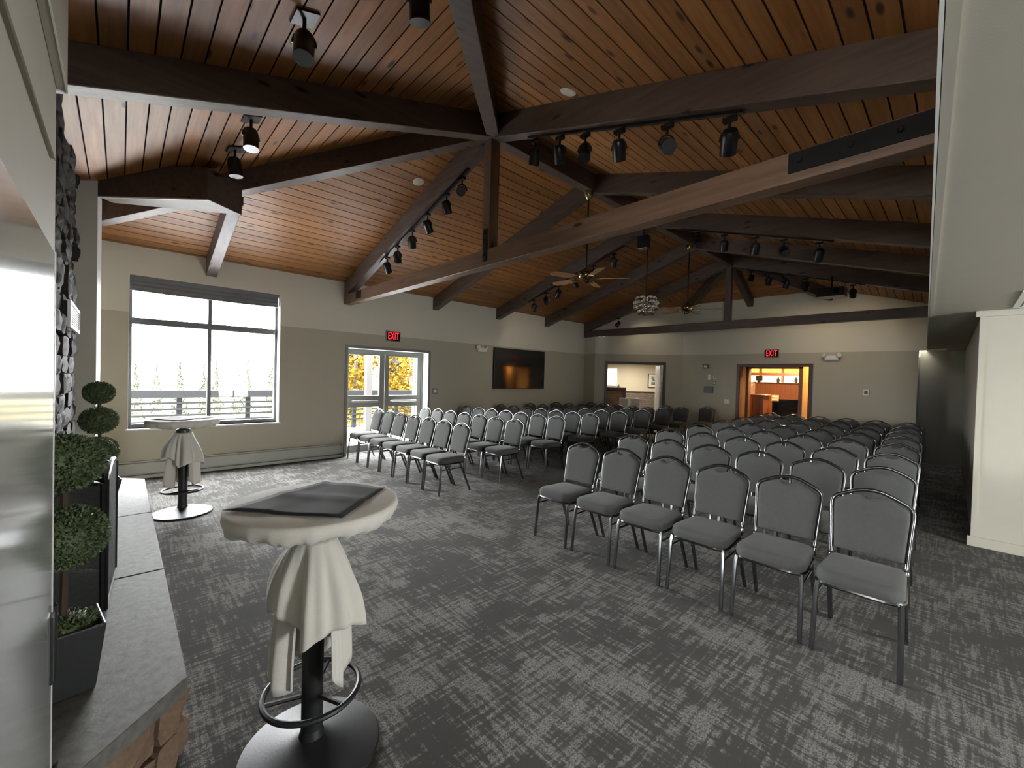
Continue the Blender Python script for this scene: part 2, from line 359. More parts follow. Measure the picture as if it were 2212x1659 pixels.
# shell behind the camera, with a rear and a side window added for fill light
w = BX(-3.75, -3.6, -5.1, -2.2, 0, 2.5).box(-3.75, -3.6, -1.2, .5, 0, 2.5).box(-3.75, -3.6, -2.2, -1.2, 0, .35).box(-3.75, -3.6, -2.2, -1.2, 2.25, 2.5)
struct(w.obj('wall_rear', 'pale_paint'))
struct(BX(-3.75, 3.0, -5.25, -5.1, 0, 2.5).box(4.2, 6.55, -5.25, -5.1, 0, 2.5).box(3.0, 4.2, -5.25, -5.1, 0, .35).box(3.0, 4.2, -5.25, -5.1, 2.25, 2.5).obj('wall_right', 'pale_paint'))
rw = sempty('window_fill_side', 'unseen side window added to bring in fill light')
BX(3.0, 4.2, -5.2, -5.16, .35, .41).box(3.0, 4.2, -5.2, -5.16, 2.19, 2.25).box(3.0, 3.06, -5.2, -5.16, .41, 2.19).box(4.14, 4.2, -5.2, -5.16, .41, 2.19).box(3.57, 3.63, -5.2, -5.16, .41, 2.19).obj('window_frame', 'frame_dark', rw)
for a, b in ((3.06, 3.57), (3.63, 4.14)): BX(a, b, -5.184, -5.176, .41, 2.19).obj('pane', 'pane_glass', rw)
struct(BX(-3.75, -.22, .5, .62, 0, 3.9).obj('wall_rear_side', 'soffit_paint'))
rw = sempty('window_fill_rear', 'unseen rear window added behind the camera for fill light')
BX(-3.70, -3.66, -2.2, -1.2, .35, .41).box(-3.70, -3.66, -2.2, -1.2, 2.19, 2.25).box(-3.70, -3.66, -2.2, -2.14, .41, 2.19).box(-3.70, -3.66, -1.26, -1.2, .41, 2.19).box(-3.70, -3.66, -1.73, -1.67, .41, 2.19).obj('window_frame', 'frame_dark', rw)
for a, b in ((-2.14, -1.73), (-1.67, -1.26)): BX(-3.684, -3.676, a, b, .41, 2.19).obj('pane', 'pane_glass', rw)
# end wall behind the fireplace, entry wall beside the camera
struct(BX(UE-.3, UE, 2.0, 8.27, 0, 3.6).obj('wall_end', 'two_tone_paint'))
struct(BX(-.42, -.178, .5, 2.08, 0, 3.6).box(UE-.3, -.42, 1.95, 2.08, 0, 3.7).box(-.42, -.178, 2.08, 2.27, 1.42, 3.6).obj('wall_entry', 'soffit_paint'), 'painted entry wall beside the fireplace')
struct(BX(-.178, -.150, .6, 2.272, 2.60, 2.95).obj('wall_header', 'soffit_paint', bevel=.003))
struct(BX(-.153, -.149, .6, 2.272, 2.597, 2.603).box(-.178, -.149, 2.272, 2.275, 2.597, 2.603).obj('trim_5', 'white_trim'))
struct(BX(-.178, -.166, .6, 2.1, 2.29, 2.36).box(-.168, -.164, .6, 2.1, 2.286, 2.292).obj('trim_6', 'soffit_paint'))

# ------------------------------------------------------------------ roof timbers
BD = .27; HB = 4.335
def zb(f, x, y): return f(x, y)-BD
def truss(u, label, near):
    t = thing('roof_truss', label, 'truss', (0, 0, 0))
    B().beam((u, V0, zb(zl, u, V0)), (u, RV+.02, zb(zl, u, RV)), .14, BD-.004).obj('rafter', 'beam_v', t, bevel=.006)
    B().beam((u, bulk(u)-.02, zb(zr, u, bulk(u))), (u, RV-.02, zb(zr, u, RV)), .14, BD-.004).obj('rafter', 'beam_v', t, bevel=.006)
    B().beam((u, V0, 2.88), (u, bulk(u)-.02, 2.87), .14, .19).obj('tie_beam', 'tie_v' if near else 'beam_v', t, bevel=.006)
    BX(u-.065, u+.065, 3.735, 3.865, 3.06, HB+.1).obj('king_post', 'tie_z' if near else 'beam_z', t, bevel=.005)
    n = u-.07
    if near:
        p = BX(n-.008, n, 3.765, 3.835, 2.93, 3.30).obj('strap_plate', 'strap_iron', t, bevel=.002)
        for z in (3.0, 3.17, 3.25): B().lathe([(.013, 0), (.013, .012), (.008, .018)], 6).xf(Matrix.Translation((n-.008, 3.80, z)) @ Matrix.Rotation(R(-90), 4, 'Y')).obj('bolt', 'strap_iron', p)
        p = BX(n-.008, n, .06, .782, 2.925, 3.05).obj('strap_plate', 'strap_iron', t, bevel=.002)
        for y in (.72, .47, .26): B().lathe([(.017, 0), (.017, .012), (.011, .02)], 6).xf(Matrix.Translation((n-.008, y, 2.988)) @ Matrix.Rotation(R(-90), 4, 'Y')).obj('bolt', 'strap_iron', p)
        p = BX(n-.008, n, 7.22, 7.42, 2.92, 3.05).obj('strap_plate', 'strap_iron', t, bevel=.002)
    return t
truss(3.14, 'dark timber truss with king post spanning the room above the front rows', True)
truss(10.5, 'dark timber truss with king post in front of the far bay', False)
def rib(name, a, b, mat, label, w=.14, d=BD-.004):
    return tag(B().beam(a, b, w, d).obj(name, mat, None, bevel=.006), label, 'beam', 'exposed roof timbers')
RU = [5.08, 6.92, 8.71]
for i, u in enumerate(RU):
    rib('ceiling_rafter', (u, V0, zb(zl, u, V0)), (u, RV, HB), 'beam_v', f'{ORD[i]} dark rafter beyond the near truss on the window-wall slope')
    rib('ceiling_rafter', (u, bulk(u)-.02, zb(zr, u, bulk(u))), (u, RV, HB), 'beam_v', f'{ORD[i]} dark rafter beyond the near truss on the soffit-side slope')
rib('ridge_beam', (3.14, RV, HB), (10.5, RV, HB), 'beam_u', 'dark ridge beam running along the peak between the two trusses', .14, .26)
rib('hip_beam', (UE, V0, 3.03), (3.10, 3.82, HB), 'beam_u', 'dark hip beam falling from the peak to the corner beside the window')
rib('hip_beam', (UE, VR, 3.03), (3.10, 3.74, HB), 'beam_u', 'dark hip beam rising overhead out of the top of the photo')
rib('ceiling_rafter', (UE, RV, 3.03), (3.10, RV, HB), 'beam_u', 'dark rafter falling from the peak towards the stone fireplace')
rib('jack_rafter', (1.02, V0, zb(zl, 1, V0)), (1.02, 6.08, zb(zl, 1, 6.08)), 'beam_v', 'short dark rafter above the large window')
rib('ceiling_rafter', (10.5, RV, HB), (UD, RV, zbc(UD, RV)-.22), 'beam_u', 'short dark rafter in the far bay above the lobby doorway')
rib('hip_beam', (10.5, RV+.03, HB), (11.95, 5.47, 3.8-.25), 'beam_u', 'short dark hip beam in the far bay towards the dining doorway')
rib('hip_beam', (10.5, RV-.03, HB), (11.95, 2.09, 3.8-.25), 'beam_u', 'short dark hip beam in the far bay towards the soffit')

# ------------------------------------------------------------------ large window and its shade
wi = sempty('window_1', 'large four-pane window with dark frame looking onto the deck')
fy0, fy1 = 8.13, 8.20; um = 1.03; zt0, zt1 = 2.22, 2.31
BX(W0, W1, fy0, fy1, WZ0, WZ0+.05).box(W0, W1, fy0, fy1, WZ1-.05, WZ1).box(W0, W0+.04, fy0, fy1, WZ0+.05, WZ1-.05).box(W1-.05, W1, fy0, fy1, WZ0+.05, WZ1-.05).obj('window_frame', 'frame_dark', wi)
BX(um-.024, um+.024, fy0-.01, fy1+.01, WZ0+.05, WZ1-.05).obj('mullion', 'frame_dark', wi)
BX(W0+.04, um-.024, fy0-.02, fy1, zt0, zt1).box(um+.024, W1-.05, fy0-.02, fy1, zt0, zt1).obj('transom', 'frame_dark', wi)
for a, b in ((W0+.04, um-.024), (um+.024, W1-.05)):
    for c, d in ((WZ0+.05, zt0), (zt1, WZ1-.05)): BX(a, b, 8.163, 8.169, c, d).obj('pane', 'pane_glass', wi)
BX(W0-.02, W1+.02, 7.95, fy0, WZ0-.025, WZ0).obj('window_sill', 'white_trim', wi, bevel=.004)
BX(W1-.012, W1, 7.965, fy0, WZ0, WZ1).box(W0, W0+.006, 7.965, fy0, WZ0, WZ1).obj('window_reveal', 'white_trim', wi)
sh = thing('window_shade', 'folded grey roman shade gathered at the top of the large window', 'shade', (W0, 8.05, WZ1))
BX(.01, W1-W0-.02, -.03, .03, -.035, -.002).obj('head_rail', 'shade_fabric', sh)
for i in range(6):
    z = -.034-.028*i-(.006 if i > 3 else 0); n = 14; lp = []
    for j in range(n+1):
        x = .015+(W1-W0-.045)*j/n; sag = .0015*math.sin(j*.9+i)+.002*i*math.sin(math.pi*j/n)
        lp.append([(x, -.035+.01*(i % 2), z-sag), (x, .035, z-sag+.002), (x, .037, z-sag-.032), (x, -.033, z-sag-.034)])
    B().loft(lp).obj('fold', 'shade_fabric', sh)
for x in (.35, 1.5): B().tube([(x, -.04, -.03), (x, -.04, -.17)], .002, 5).obj('lift_cord', 'shade_fabric', sh)

# ------------------------------------------------------------------ glazed double door
dr = sempty('door_1', 'grey double doors with glass panes leading to the deck')
BX(D0, D1, 8.18, 8.25, 2.0, DZ).box(D0, D0+.05, 8.18, 8.25, 0, 2.0).box(D1-.05, D1, 8.18, 8.25, 0, 2.0).obj('door_frame', 'door_paint', dr)
BX(D1-.008, D1, 7.965, 8.18, 0, DZ).box(D0, D1-.008, 7.965, 8.18, DZ-.008, DZ).box(D0, D0+.008, 7.965, 8.18, 0, DZ-.008).obj('door_reveal', 'white_trim', dr)
BX(D1, D1+.05, 7.955, 7.97, 0, DZ+.05).box(D0-.05, D0, 7.955, 7.97, 0, DZ+.05).box(D0, D1, 7.955, 7.97, DZ, DZ+.05).obj('casing', 'trim_grey', dr)
for a, b, ga, gb in ((D0+.05, 4.02, 3.27, 3.91), (4.03, D1-.05, 4.12, 4.79)):
    lf = BX(a, ga, 8.19, 8.235, .01, 2.0).box(gb, b, 8.19, 8.235, .01, 2.0).box(ga, gb, 8.19, 8.235, 1.965, 2.0).box(ga, gb, 8.19, 8.235, .915, 1.145).box(ga, gb, 8.19, 8.235, .01, .16).obj('door_leaf', 'door_paint', dr)
    BX(ga, gb, 8.21, 8.216, 1.145, 1.965).obj('pane', 'pane_glass', lf); BX(ga, gb, 8.21, 8.216, .16, .915).obj('pane', 'pane_glass', lf)
    B().tube([(ga+.06, 8.19, 1.03), (ga+.06, 8.15, 1.03), (gb-.04, 8.15, 1.03), (gb-.04, 8.19, 1.03)], .022, 8).obj('push_bar', 'white_trim' if a > 4 else 'trim_grey', lf)

# ------------------------------------------------------------------ outside: deck, railing, posts, lantern, trees
struct(BX(-6, 20, 8.27, 12.4, -.15, -.03).obj('deck_floor', 'deck_grey'), 'pale deck outside the windows')
struct(B().prism([(-90, 8.3), (120, 8.3), (120, 160), (-90, 160)], -3.2, -3.0).obj('ground', 'ground_grass'), 'dry grass falling away below the deck')
rl = thing('deck_railing', 'grey horizontal slat railing along the outer edge of the deck', 'railing', (0, 12.2, 0))
BX(-6, 20, -.05, .10, .92, 1.087).obj('top_board', 'rail_paint', rl)
for z in (.80, .66, .52, .38, .24): BX(-6, 20, -.02, .02, z-.022, z+.022).obj('slat', 'rail_paint', rl)
for i in range(19): BX(-5.8+1.36*i-.05, -5.8+1.36*i+.05, .02, .11, -.03, .92).obj('post', 'rail_paint', rl)
for x, n in ((4.72, 'post seen through the hinge side glass door'), (6.12, 'post seen through the latch side glass door')):
    tag(BX(x-.075, x+.075, 10.45, 10.6, -.03, 2.9).box(x-.1, x+.1, 10.425, 10.625, -.03, .12).box(x-.1, x+.1, 10.425, 10.625, 2.8, 2.9).obj('porch_post', 'post_white'), 'white square porch '+n, 'post', 'porch posts')
tag(BX(3.2, 8.2, 10.44, 10.61, 2.9, 3.12).obj('porch_beam', 'post_white'), 'white porch beam carried by the posts outside the doors', 'beam')
ln = thing('lantern', 'black hanging lantern outside the glazed doors', 'lantern', (5.42, 10.44, 1.70))
for sx in (-1, 1):
    for sy in (-1, 1): BX(sx*.075-.006, sx*.075+.006, sy*.075-.006, sy*.075+.006, 0, .2).obj('corner_bar', 'rail_paint', ln)
BX(-.09, .09, -.09, .09, -.015, 0).obj('base', 'rail_paint', ln); B().lathe([(.15, .2), (.06, .27), (.02, .3), (.015, .34)], 4).obj('roof', 'rail_paint', ln)
for sx in (-1, 1): B().tube([(-.075, sx*.078, .01), (.075, sx*.078, .19)], .005, 4).tube([(.075, sx*.078, .01), (-.075, sx*.078, .19)], .005, 4).obj('cross_bar', 'rail_paint', ln)
B().tube([(0, 0, .33), (0, 0, 1.2)], .006, 5).obj('chain', 'rail_paint', ln)
def tree(x, y, zb_, h, rad, kind, label, n, seed):
    rg = random.Random(seed); t = thing('tree', label, 'tree', (x, y, zb_), 0, 'trees beyond the deck')
    B().tube([(0, 0, 0), (.1, 0, h*.4), (0, .1, h*.92)], [.035*h, .025*h, .006*h], 7).obj('trunk', 'bark', t)
    vs = []; fs = []
    blobs = [(rg.uniform(-.6, .6)*rad, rg.uniform(-.6, .6)*rad, h*rg.uniform(.3, .9), rad*rg.uniform(.45, .7)) for _ in range(9)]
    for i in range(n):
        if kind == 'gold':
            bx, by, bz, br = blobs[i % 9]; d = Vector((rg.gauss(0, 1), rg.gauss(0, 1), rg.gauss(0, 1))).normalized()*br*rg.uniform(.6, 1.05)
            c = Vector((bx, by, bz))+d; s = rad*.12*rg.uniform(.6, 1.3)
        else:
            f = rg.random()**.7; a = rg.uniform(0, 6.283); rr = rad*(f)*(.75+.25*math.sin(f*40))
            c = Vector((rr*math.cos(a), rr*math.sin(a), h*(1.0-.88*f)-.12*rr)); s = rad*.16*rg.uniform(.6, 1.2)
        p = Vector((rg.gauss(0, 1), rg.gauss(0, 1), rg.gauss(0, 1))).normalized(); q = p.cross(Vector((rg.gauss(0, 1), rg.gauss(0, 1), rg.gauss(0, 1)))).normalized()
        o = len(vs); vs += [c+p*s, c+q*s*.6, c-p*s, c-q*s*.6]; fs.append((o, o+1, o+2, o+3))
    B().add(vs, fs).obj('crown', 'leaf_gold' if kind == 'gold' else 'leaf_conifer', t)
gold = []
for r_, (y, xs, rn) in enumerate(((19, (7.9, 10.9, 13.8), 'nearest row'), (22.5, (9.3, 12.3, 15.3), 'second row'), (26, (10.8, 13.8, 16.7), 'third row'), (30, (12.3, 15.4, 18.4), 'hindmost row'))):
    for k, x in enumerate(xs):
        tree(x, y+.3*(k % 2), -3, (6.2, 7.4, 8.6, 9.8)[r_]+(.5, -.4, .9)[k], 1.06, 'gold', f'golden leafy tree beyond the glazed doors, {ORD[k]} from the window side in the {rn}', 1500, 10+3*r_+k)
con = [(.9, 44, 5.0, .62), (2.3, 47, 5.0, .6), (3.7, 45, 5.3, .66), (5.1, 43, 5.1, .6), (6.4, 46, 5.4, .66), (7.7, 44, 5.3, .62), (9.0, 47, 6.0, .7), (10.2, 44, 5.4, .55), (11.2, 47, 6.3, .7)]
for i, (x, y, h, r_) in enumerate(con): tree(x, y, -3, h, r_, 'con', f'pale distant conifer on the skyline, {ORD[i]} from the fireplace side of the window', 500, 40+i)

# ------------------------------------------------------------------ wing wall and corner bulkhead beside the window
WV = 6.32; WU = -.162
struct(B().prism([(UE, WV), (WU-.03, WV), (WU, WV+.10), (WU, WV+.16), (UE, WV+.16)], 0, 3.62).obj('wall_wing', 'soffit_paint'), 'painted wing wall between the fireplace and the window')
struct(B().prism([(WU-.03, WV-.004), (WU-.026, WV-.004), (WU+.002, WV+.10), (WU-.002, WV+.10)], .4, 3.40).obj('lit_edge_wing', 'white_trim'))  # white strip paints window light along the wing wall's corner
tag(B().prism([(WU-.03, WV), (.66, WV-.80), (1.02, WV-.55), (WU+.09, WV+.12)], 3.40, 3.74).obj('corner_shade_header', 'beam_u', bevel=.005), 'header block darkened to stand for shade between wing wall and hip beam', 'beam', 'exposed roof timbers')  # corner header in dark timber colour, standing in for its shade
struct(B().prism([(WU-.03, WV-.008), (.66, WV-.808), (.665, WV-.80), (WU-.025, WV)], 3.388, 3.402).obj('lit_edge_header', 'white_trim'))  # light caught by the header's bottom edge, painted as a white strip

# ------------------------------------------------------------------ stone chimney breast, hearth
FU = -.36
def stone_mesh(seed, rough=.12):
    rg = random.Random(seed); n = 4; vs = []; fs = []
    for j in range(n+1):
        for i in range(n+1):
            e = (i in (0, n)) or (j in (0, n)); c = (i in (0, n)) and (j in (0, n))
            x = (i/n-.5)*(1 if not c else .93); z = (j/n-.5)*(1 if not c else .88)
            d = .5 if not e else .34
            vs.append((d+rg.uniform(-rough, rough)*(1 if not e else .5), x+(rg.uniform(-.03, .03)), z+rg.uniform(-.05, .05)))
    k = len(vs); m = n+1
    for j in range(n):
        for i in range(n): fs.append((j*m+i, j*m+i+1, (j+1)*m+i+1, (j+1)*m+i))
    ring = [i for i in range(m)]+[j*m+n for j in range(1, m)]+[n*m+i for i in range(n-1, -1, -1)]+[j*m for j in range(n-1, 0, -1)]
    vs += [(-.5, vs[i][1], vs[i][2]) for i in ring]
    for q in range(len(ring)):
        r_ = (q+1) % len(ring); fs.append((ring[r_], ring[q], k+q, k+r_))
    return vs, fs
SM = {}
for mname in ('stone_dark', 'stone_brown', 'stone_pale'):
    SM[mname] = [B().add(*stone_mesh(s)).mesh('stone', mname) for s in range(8)]
fp = struct(BX(UE, FU-.03, 2.09, WV, 0, 3.62).obj('wall_fireplace', 'mortar'), 'dark rough stone chimney breast')
rg = random.Random(3); z = .40
while z < 3.55:
    hh = rg.uniform(.12, .19); hh = min(hh, 3.58-z); y = 2.11
    while y < WV-.04:
        ww = min(rg.uniform(.26, .50), WV-.01-y)
        if ww < .1: break
        if not (3.5 < y+ww/2 < 4.9 and z+hh/2 < 1.05):
            o = link('stone', SM['stone_dark'][rg.randrange(8)], fp, (FU-.01+rg.uniform(-.03, .02), y+ww/2, z+hh/2)); o.scale = (.05+rg.uniform(0, .035), ww*.96, hh*.95)
        y += ww
    z += hh
struct(BX(FU-.028, FU-.02, 3.5, 4.9, .40, 1.05).obj('trim_9', 'backing'))
vt = thing('wall_grille', 'pale louvred metal grille set in the dark stone chimney', 'grille', (FU+.045, 5.45, 2.02))
BX(0, .02, -.52, .52, .085, .11).box(0, .02, -.52, .52, -.11, -.085).box(0, .02, -.52, -.49, -.085, .085).box(0, .02, .49, .52, -.085, .085).obj('frame', 'white_plastic', vt)
for i in range(9): BX(.003, .012, -.49, .49, -.08+i*.019, -.072+i*.019).obj('slat', 'white_plastic', vt)
BX(-.09, .0, -.5, .5, -.1, .1).obj('backing', 'black_metal', vt)
he = thing('hearth', 'raised stone hearth with pale slab top along the fireplace', 'hearth', (0, 0, 0))
HT = .38; HU = .205
slabs = [[(HU, 2.05), (HU, 3.265), (FU, 3.275), (FU, 2.10), (-.170, 2.10), (-.170, 1.86), (-.135, 1.86), (-.135, 1.715)], [(HU, 3.272), (HU, 4.62), (FU, 4.63), (FU, 3.282)], [(HU, 4.627), (HU, 6.06), (-.05, WV), (FU, WV), (FU, 4.637)]]
for p in slabs: B().prism(p, HT-.065, HT).obj('slab', 'stone_slab', he, bevel=.006)
B().prism([(HU-.06, 2.12), (HU-.06, 6.0), (FU, WV), (FU, 2.10), (-.12, 2.10), (-.12, 1.88)], 0, HT-.066).obj('core', 'mortar', he)
rg = random.Random(9)
def hstones(p0, p1):
    d = Vector((p1[0]-p0[0], p1[1]-p0[1])); ln_ = d.length; d.normalize(); ang = math.atan2(d.y, d.x)
    for (za, zb2) in ((.0, .16), (.165, .312)):
        s = 0
        while s < ln_-.05:
            w_ = min(rg.uniform(.14, .30), ln_-s)
            o = link('stone', SM['stone_brown'][rg.randrange(8)], he, (p0[0]+d.x*(s+w_/2), p0[1]+d.y*(s+w_/2), (za+zb2)/2), (0, 0, ang-math.pi/2))
            o.scale = (.09+rg.uniform(0, .04), w_*.95, (zb2-za)*.95); s += w_
hstones((-.06, 1.875), (HU-.05, 2.11)); hstones((HU-.05, 2.13), (HU-.05, 6.0))

# fire screen
fs_ = thing('fire_screen', 'black folding fire screen with arched frame on the hearth', 'screen', (0, 0, HT))
def panel(p, q, h0, h1, sw):
    p = Vector((p[0], p[1], 0)); q = Vector((q[0], q[1], 0)); pts = [p+Vector((0, 0, .015))]
    for i in range(13):
        t = i/12; pts.append(p.lerp(q, t)+Vector((0, 0, h0+(h1-h0)*t+.05*math.sin(math.pi*t))))
    pts.append(q+Vector((0, 0, .015)))
    f = B().tube(pts, .011, 6, True).obj('panel_frame', 'black_metal', fs_)
    vs = [v for v in pts]; B().add(vs+[v+Vector((.004, 0, 0)) for v in vs], [tuple(range(len(vs))), tuple(range(2*len(vs)-1, len(vs)-1, -1))]).obj('mesh_panel', 'mesh_black', f)
m, nt, b_ = _mat('mesh_black'); v_ = posc(nt)
ck = N(nt, 'ShaderNodeTexChecker'); ck.inputs['Scale'].default_value = 260; L(nt, v_, ck.inputs[0]); b_.inputs['Base Color'].default_value = (.02, .02, .02, 1)
L(nt, mth(nt, 'MULTIPLY_ADD', ck.outputs[1], .6, .4), b_.inputs['Alpha'])
panel((-.045, 2.86), (-.015, 3.42), .66, .66, 1); panel((-.06, 2.85), (-.27, 2.72), .64, .58, 1); panel((-.03, 3.44), (-.27, 3.62), .64, .58, 1)

# topiaries
def topiary(loc, label, balls, base_z, ps):
    t = thing('topiary', label, 'plant', loc, R(8), 'ball topiaries on the hearth')
    a, b2, h = ps
    B().loft([[(sx*a, sy*a, 0) for sx, sy in ((-1, -1), (1, -1), (1, 1), (-1, 1))], [(sx*b2, sy*b2, h) for sx, sy in ((-1, -1), (1, -1), (1, 1), (-1, 1))],
              [(sx*(b2-.012), sy*(b2-.012), h) for sx, sy in ((-1, -1), (1, -1), (1, 1), (-1, 1))], [(sx*(b2-.015), sy*(b2-.015), h-.03) for sx, sy in ((-1, -1), (1, -1), (1, 1), (-1, 1))]]).obj('pot', 'pot_black', t, bevel=.006)
    B().tube([(0, 0, h-.04), (.006, 0, (h+balls[-1][0])/2), (0, 0, balls[-1][0])], .012, 7).obj('stem', 'stem_wood', t, True)
    def leaves(name, c, rx, rz, n, sd):
        g = random.Random(sd); vs = []; fs = []
        for i in range(n):
            d = Vector((g.gauss(0, 1), g.gauss(0, 1), g.gauss(0, 1))).normalized(); r_ = g.uniform(.86, 1.03)
            p = Vector((c[0]+d.x*rx*r_, c[1]+d.y*rx*r_, c[2]+d.z*rz*r_)); s = .0062*g.uniform(.7, 1.4)
            q = (d+Vector((g.gauss(0, .5), g.gauss(0, .5), g.gauss(0, .5)))).normalized(); w_ = q.cross(Vector((g.gauss(0, 1), g.gauss(0, 1), g.gauss(0, 1)))).normalized()
            o = len(vs); vs += [p-q*s, p+w_*s*.55, p+q*s*1.2, p-w_*s*.55]; fs.append((o, o+1, o+2, o+3))
        bb = B().add(vs, fs); bb.sphere(c, rx*.9, 14, 9, rz/rx); bb.obj(name, 'leaf_topiary', t)
    for i, (bz, br) in enumerate(balls): leaves('foliage_ball', (0, 0, bz), br, br*.92, 4200, 5+i)
    leaves('moss', (0, 0, h-.01), b2*.95, .045, 1600, 20)
topiary((-.15, 2.27, HT), 'double ball topiary in black tapered pot nearest the entry panel', [(.575, .126), (.855, .115)], .25, (.082, .108, .25))
topiary((-.13, 5.02, HT), 'triple ball topiary at the window end of the hearth', [(.49, .132), (.755, .125), (.99, .102)], .25, (.085, .135, .25))

# glossy folding panel beside the camera
pn = thing('entry_panel', 'glossy grey metal door panel folded open beside the fireplace', 'door panel', (-.143, .95, 0))
BX(-.028, 0, -.33, .885, .012, 1.93).obj('panel', 'panel_gloss', pn, bevel=.002)
BX(-.029, .0015, .885, .893, .012, 1.932).obj('edge_strip', 'white_trim', pn)
hg = BX(-.004, .006, .84, .885, .66, .86).box(-.02, .004, .895, .955, .66, .86).obj('hinge', 'steel_dark', pn, bevel=.002)
B().tube([(-.002, .905, .65), (-.002, .905, .87)], .013, 10).obj('hinge_pin', 'steel_dark', hg, True)

# ------------------------------------------------------------------ bar tables with fitted covers
def napkin_mesh(c, zt):
    n = 12; P = [Vector(p) for p in c]; top = []; bot = []
    for j in range(n+1):
        for i in range(n+1):
            s, t = i/n, j/n; p = P[0].lerp(P[1], s).lerp(P[3].lerp(P[2], s), t)
            z = zt+.0065+.006*max(0, 1-abs(s-.5)*9)+.0025*math.sin(9*t+3*s)+.003*max(0, 1-abs(t-.33)*10)
            top.append((p.x, p.y, z)); bot.append((p.x, p.y, z-.002))
    m = n+1; fs = []; k = len(top)
    for j in range(n):
        for i in range(n):
            f = (j*m+i, j*m+i+1, (j+1)*m+i+1, (j+1)*m+i); fs += [f[::-1], tuple(k+q for q in f)]
    ring = [i for i in range(m)]+[j*m+n for j in range(1, m)]+[n*m+i for i in range(n-1, -1, -1)]+[j*m for j in range(n-1, 0, -1)]
    for q in range(len(ring)):
        r_ = (q+1) % len(ring); fs.append((ring[q], ring[r_], k+ring[r_], k+ring[q]))
    return B().add(top+bot, fs)
def bar_table(loc, nap, label, clabel, nlabel, rot, zt):
    t = thing('bar_table', label, 'table', loc, 0, 'standing bar tables')
    B().lathe([(.272, 0), (.276, .008), (.27, .018), (.2, .032), (.09, .05), (.05, .07), (.042, .1)], 48).obj('base', 'black_iron', t, True)
    B().lathe([(.042, .05), (.042, zt-.03)], 20).obj('pole', 'black_iron', t, True)
    rp = [(.185*math.cos(a*math.pi/24), .185*math.sin(a*math.pi/24), .26) for a in range(48)]
    rg_ = B().tube(rp, .0115, 8, True).obj('foot_ring', 'black_iron', t, True)
    for k in range(3):
        a = R(rot+20+120*k); B().tube([(.04*math.cos(a), .04*math.sin(a), .245), (.185*math.cos(a), .185*math.sin(a), .26)], .009, 6).obj('spoke', 'black_iron', rg_, True)
    B().lathe([(.0001, zt-.032), (.315, zt-.032), (.315, zt-.004), (.0001, zt-.004)], 48).obj('table_top', 'black_iron', t)
    B().lathe([(.056, zt-.165), (.064, zt-.16), (.064, zt-.118), (.05, zt-.11)], 24).box(-.12, .12, -.02, .02, zt-.05, zt-.033).obj('clamp_band', 'frame_dark', t)
    # fitted cover with gathered skirt
    c = thing('table_cover', clabel, 'tablecloth', loc, 0, 'white table covers'); n = 120; g = random.Random(int(rot)); ph = [g.uniform(0, 6.28) for _ in range(6)]
    def wv(a): return .4*math.sin(7*a+ph[0])+.35*math.sin(17*a+ph[1])+.35*math.sin(29*a+ph[2])+.3*math.sin(47*a+ph[3])
    loops = []
    for (r_, z, k, kz) in ((.0005, zt, 0, 0), (.2, zt+.0005, 0, 0), (.318, zt, 0, 0), (.329, zt-.006, .001, .001), (.331, zt-.03, .003, .003), (.322, zt-.055, .008, .006), (.295, zt-.072, .012, .010), (.24, zt-.085, .012, .008), (.16, zt-.078, .006, .003)):
        loops.append([((r_+k*wv(2*math.pi*i/n))*math.cos(2*math.pi*i/n), (r_+k*wv(2*math.pi*i/n))*math.sin(2*math.pi*i/n), z+kz*wv(2*math.pi*i/n+.6)) for i in range(n)])
    B().loft(loops, False).obj('cover_top', 'white_cloth', c, 'all')
    def drape(name, a0, a1, zbot, rbot, seed, nn, thick):
        g2 = random.Random(seed); p2 = [g2.uniform(0, 6.28) for _ in range(5)]; nr = 20; vs = []; fs = []; full = abs(a1-a0) > 6.2
        for j in range(nr+1):
            tt = j/nr
            for i in range(nn+1):
                a = a0+(a1-a0)*i/nn; hem = zbot(a)
                z = (zt-.150)+(hem-(zt-.150))*tt
                fold = .5*math.sin(6*a+p2[0])+.34*math.sin(9*a+p2[1])+.22*math.sin(15*a+p2[2])
                r_ = .074+(rbot(a)-.074)*(1-(1-tt)**1.6)+fold*.038*min(1, tt*1.6)
                r_ = max(r_, .070 if tt < .25 else .050)
                vs.append((r_*math.cos(a), r_*math.sin(a), z))
        m = nn+1
        for j in range(nr):
            for i in range(nn): fs.append((j*m+i, j*m+i+1, (j+1)*m+i+1, (j+1)*m+i))
        o = B().add(vs, fs).obj(name, 'white_cloth', c, 'all')
        md = o.modifiers.new('thickness', 'SOLIDIFY'); md.thickness = thick
    va = math.atan2(-loc[1], -loc[0])          # side towards the room entrance
    def hem1(a): return .56+.075*abs(math.sin(2*(a-va)+.55))-.05*math.cos(a-va-.5)
    drape('drape', va-math.pi, va+math.pi, hem1, lambda a: .165+.04*math.cos(2*(a-va)-1.5), 2+int(rot), 150, .0025)
    def hem2(a): return .345+.05*math.cos(3*(a-va))+.10*max(0, math.cos(a-va+.2))**8
    drape('inner_drape', va+.42, va+2*math.pi-.85, hem2, lambda a: .135+.02*math.sin(3*a), 5+int(rot), 130, .0025)
    tag(napkin_mesh(nap, zt).obj('napkin', 'napkin', None, 'all'), nlabel, 'napkin', 'black napkins on the bar tables')
bar_table((.605, 1.83, 0), [(.287, 1.897), (.736, 2.105), (.915, 1.835), (.598, 1.535)], 'round black pedestal bar table nearest the camera', 'white fitted cover with tied drape on the nearest bar table',
          'charcoal square napkin on the nearest bar table', 30, 1.06)
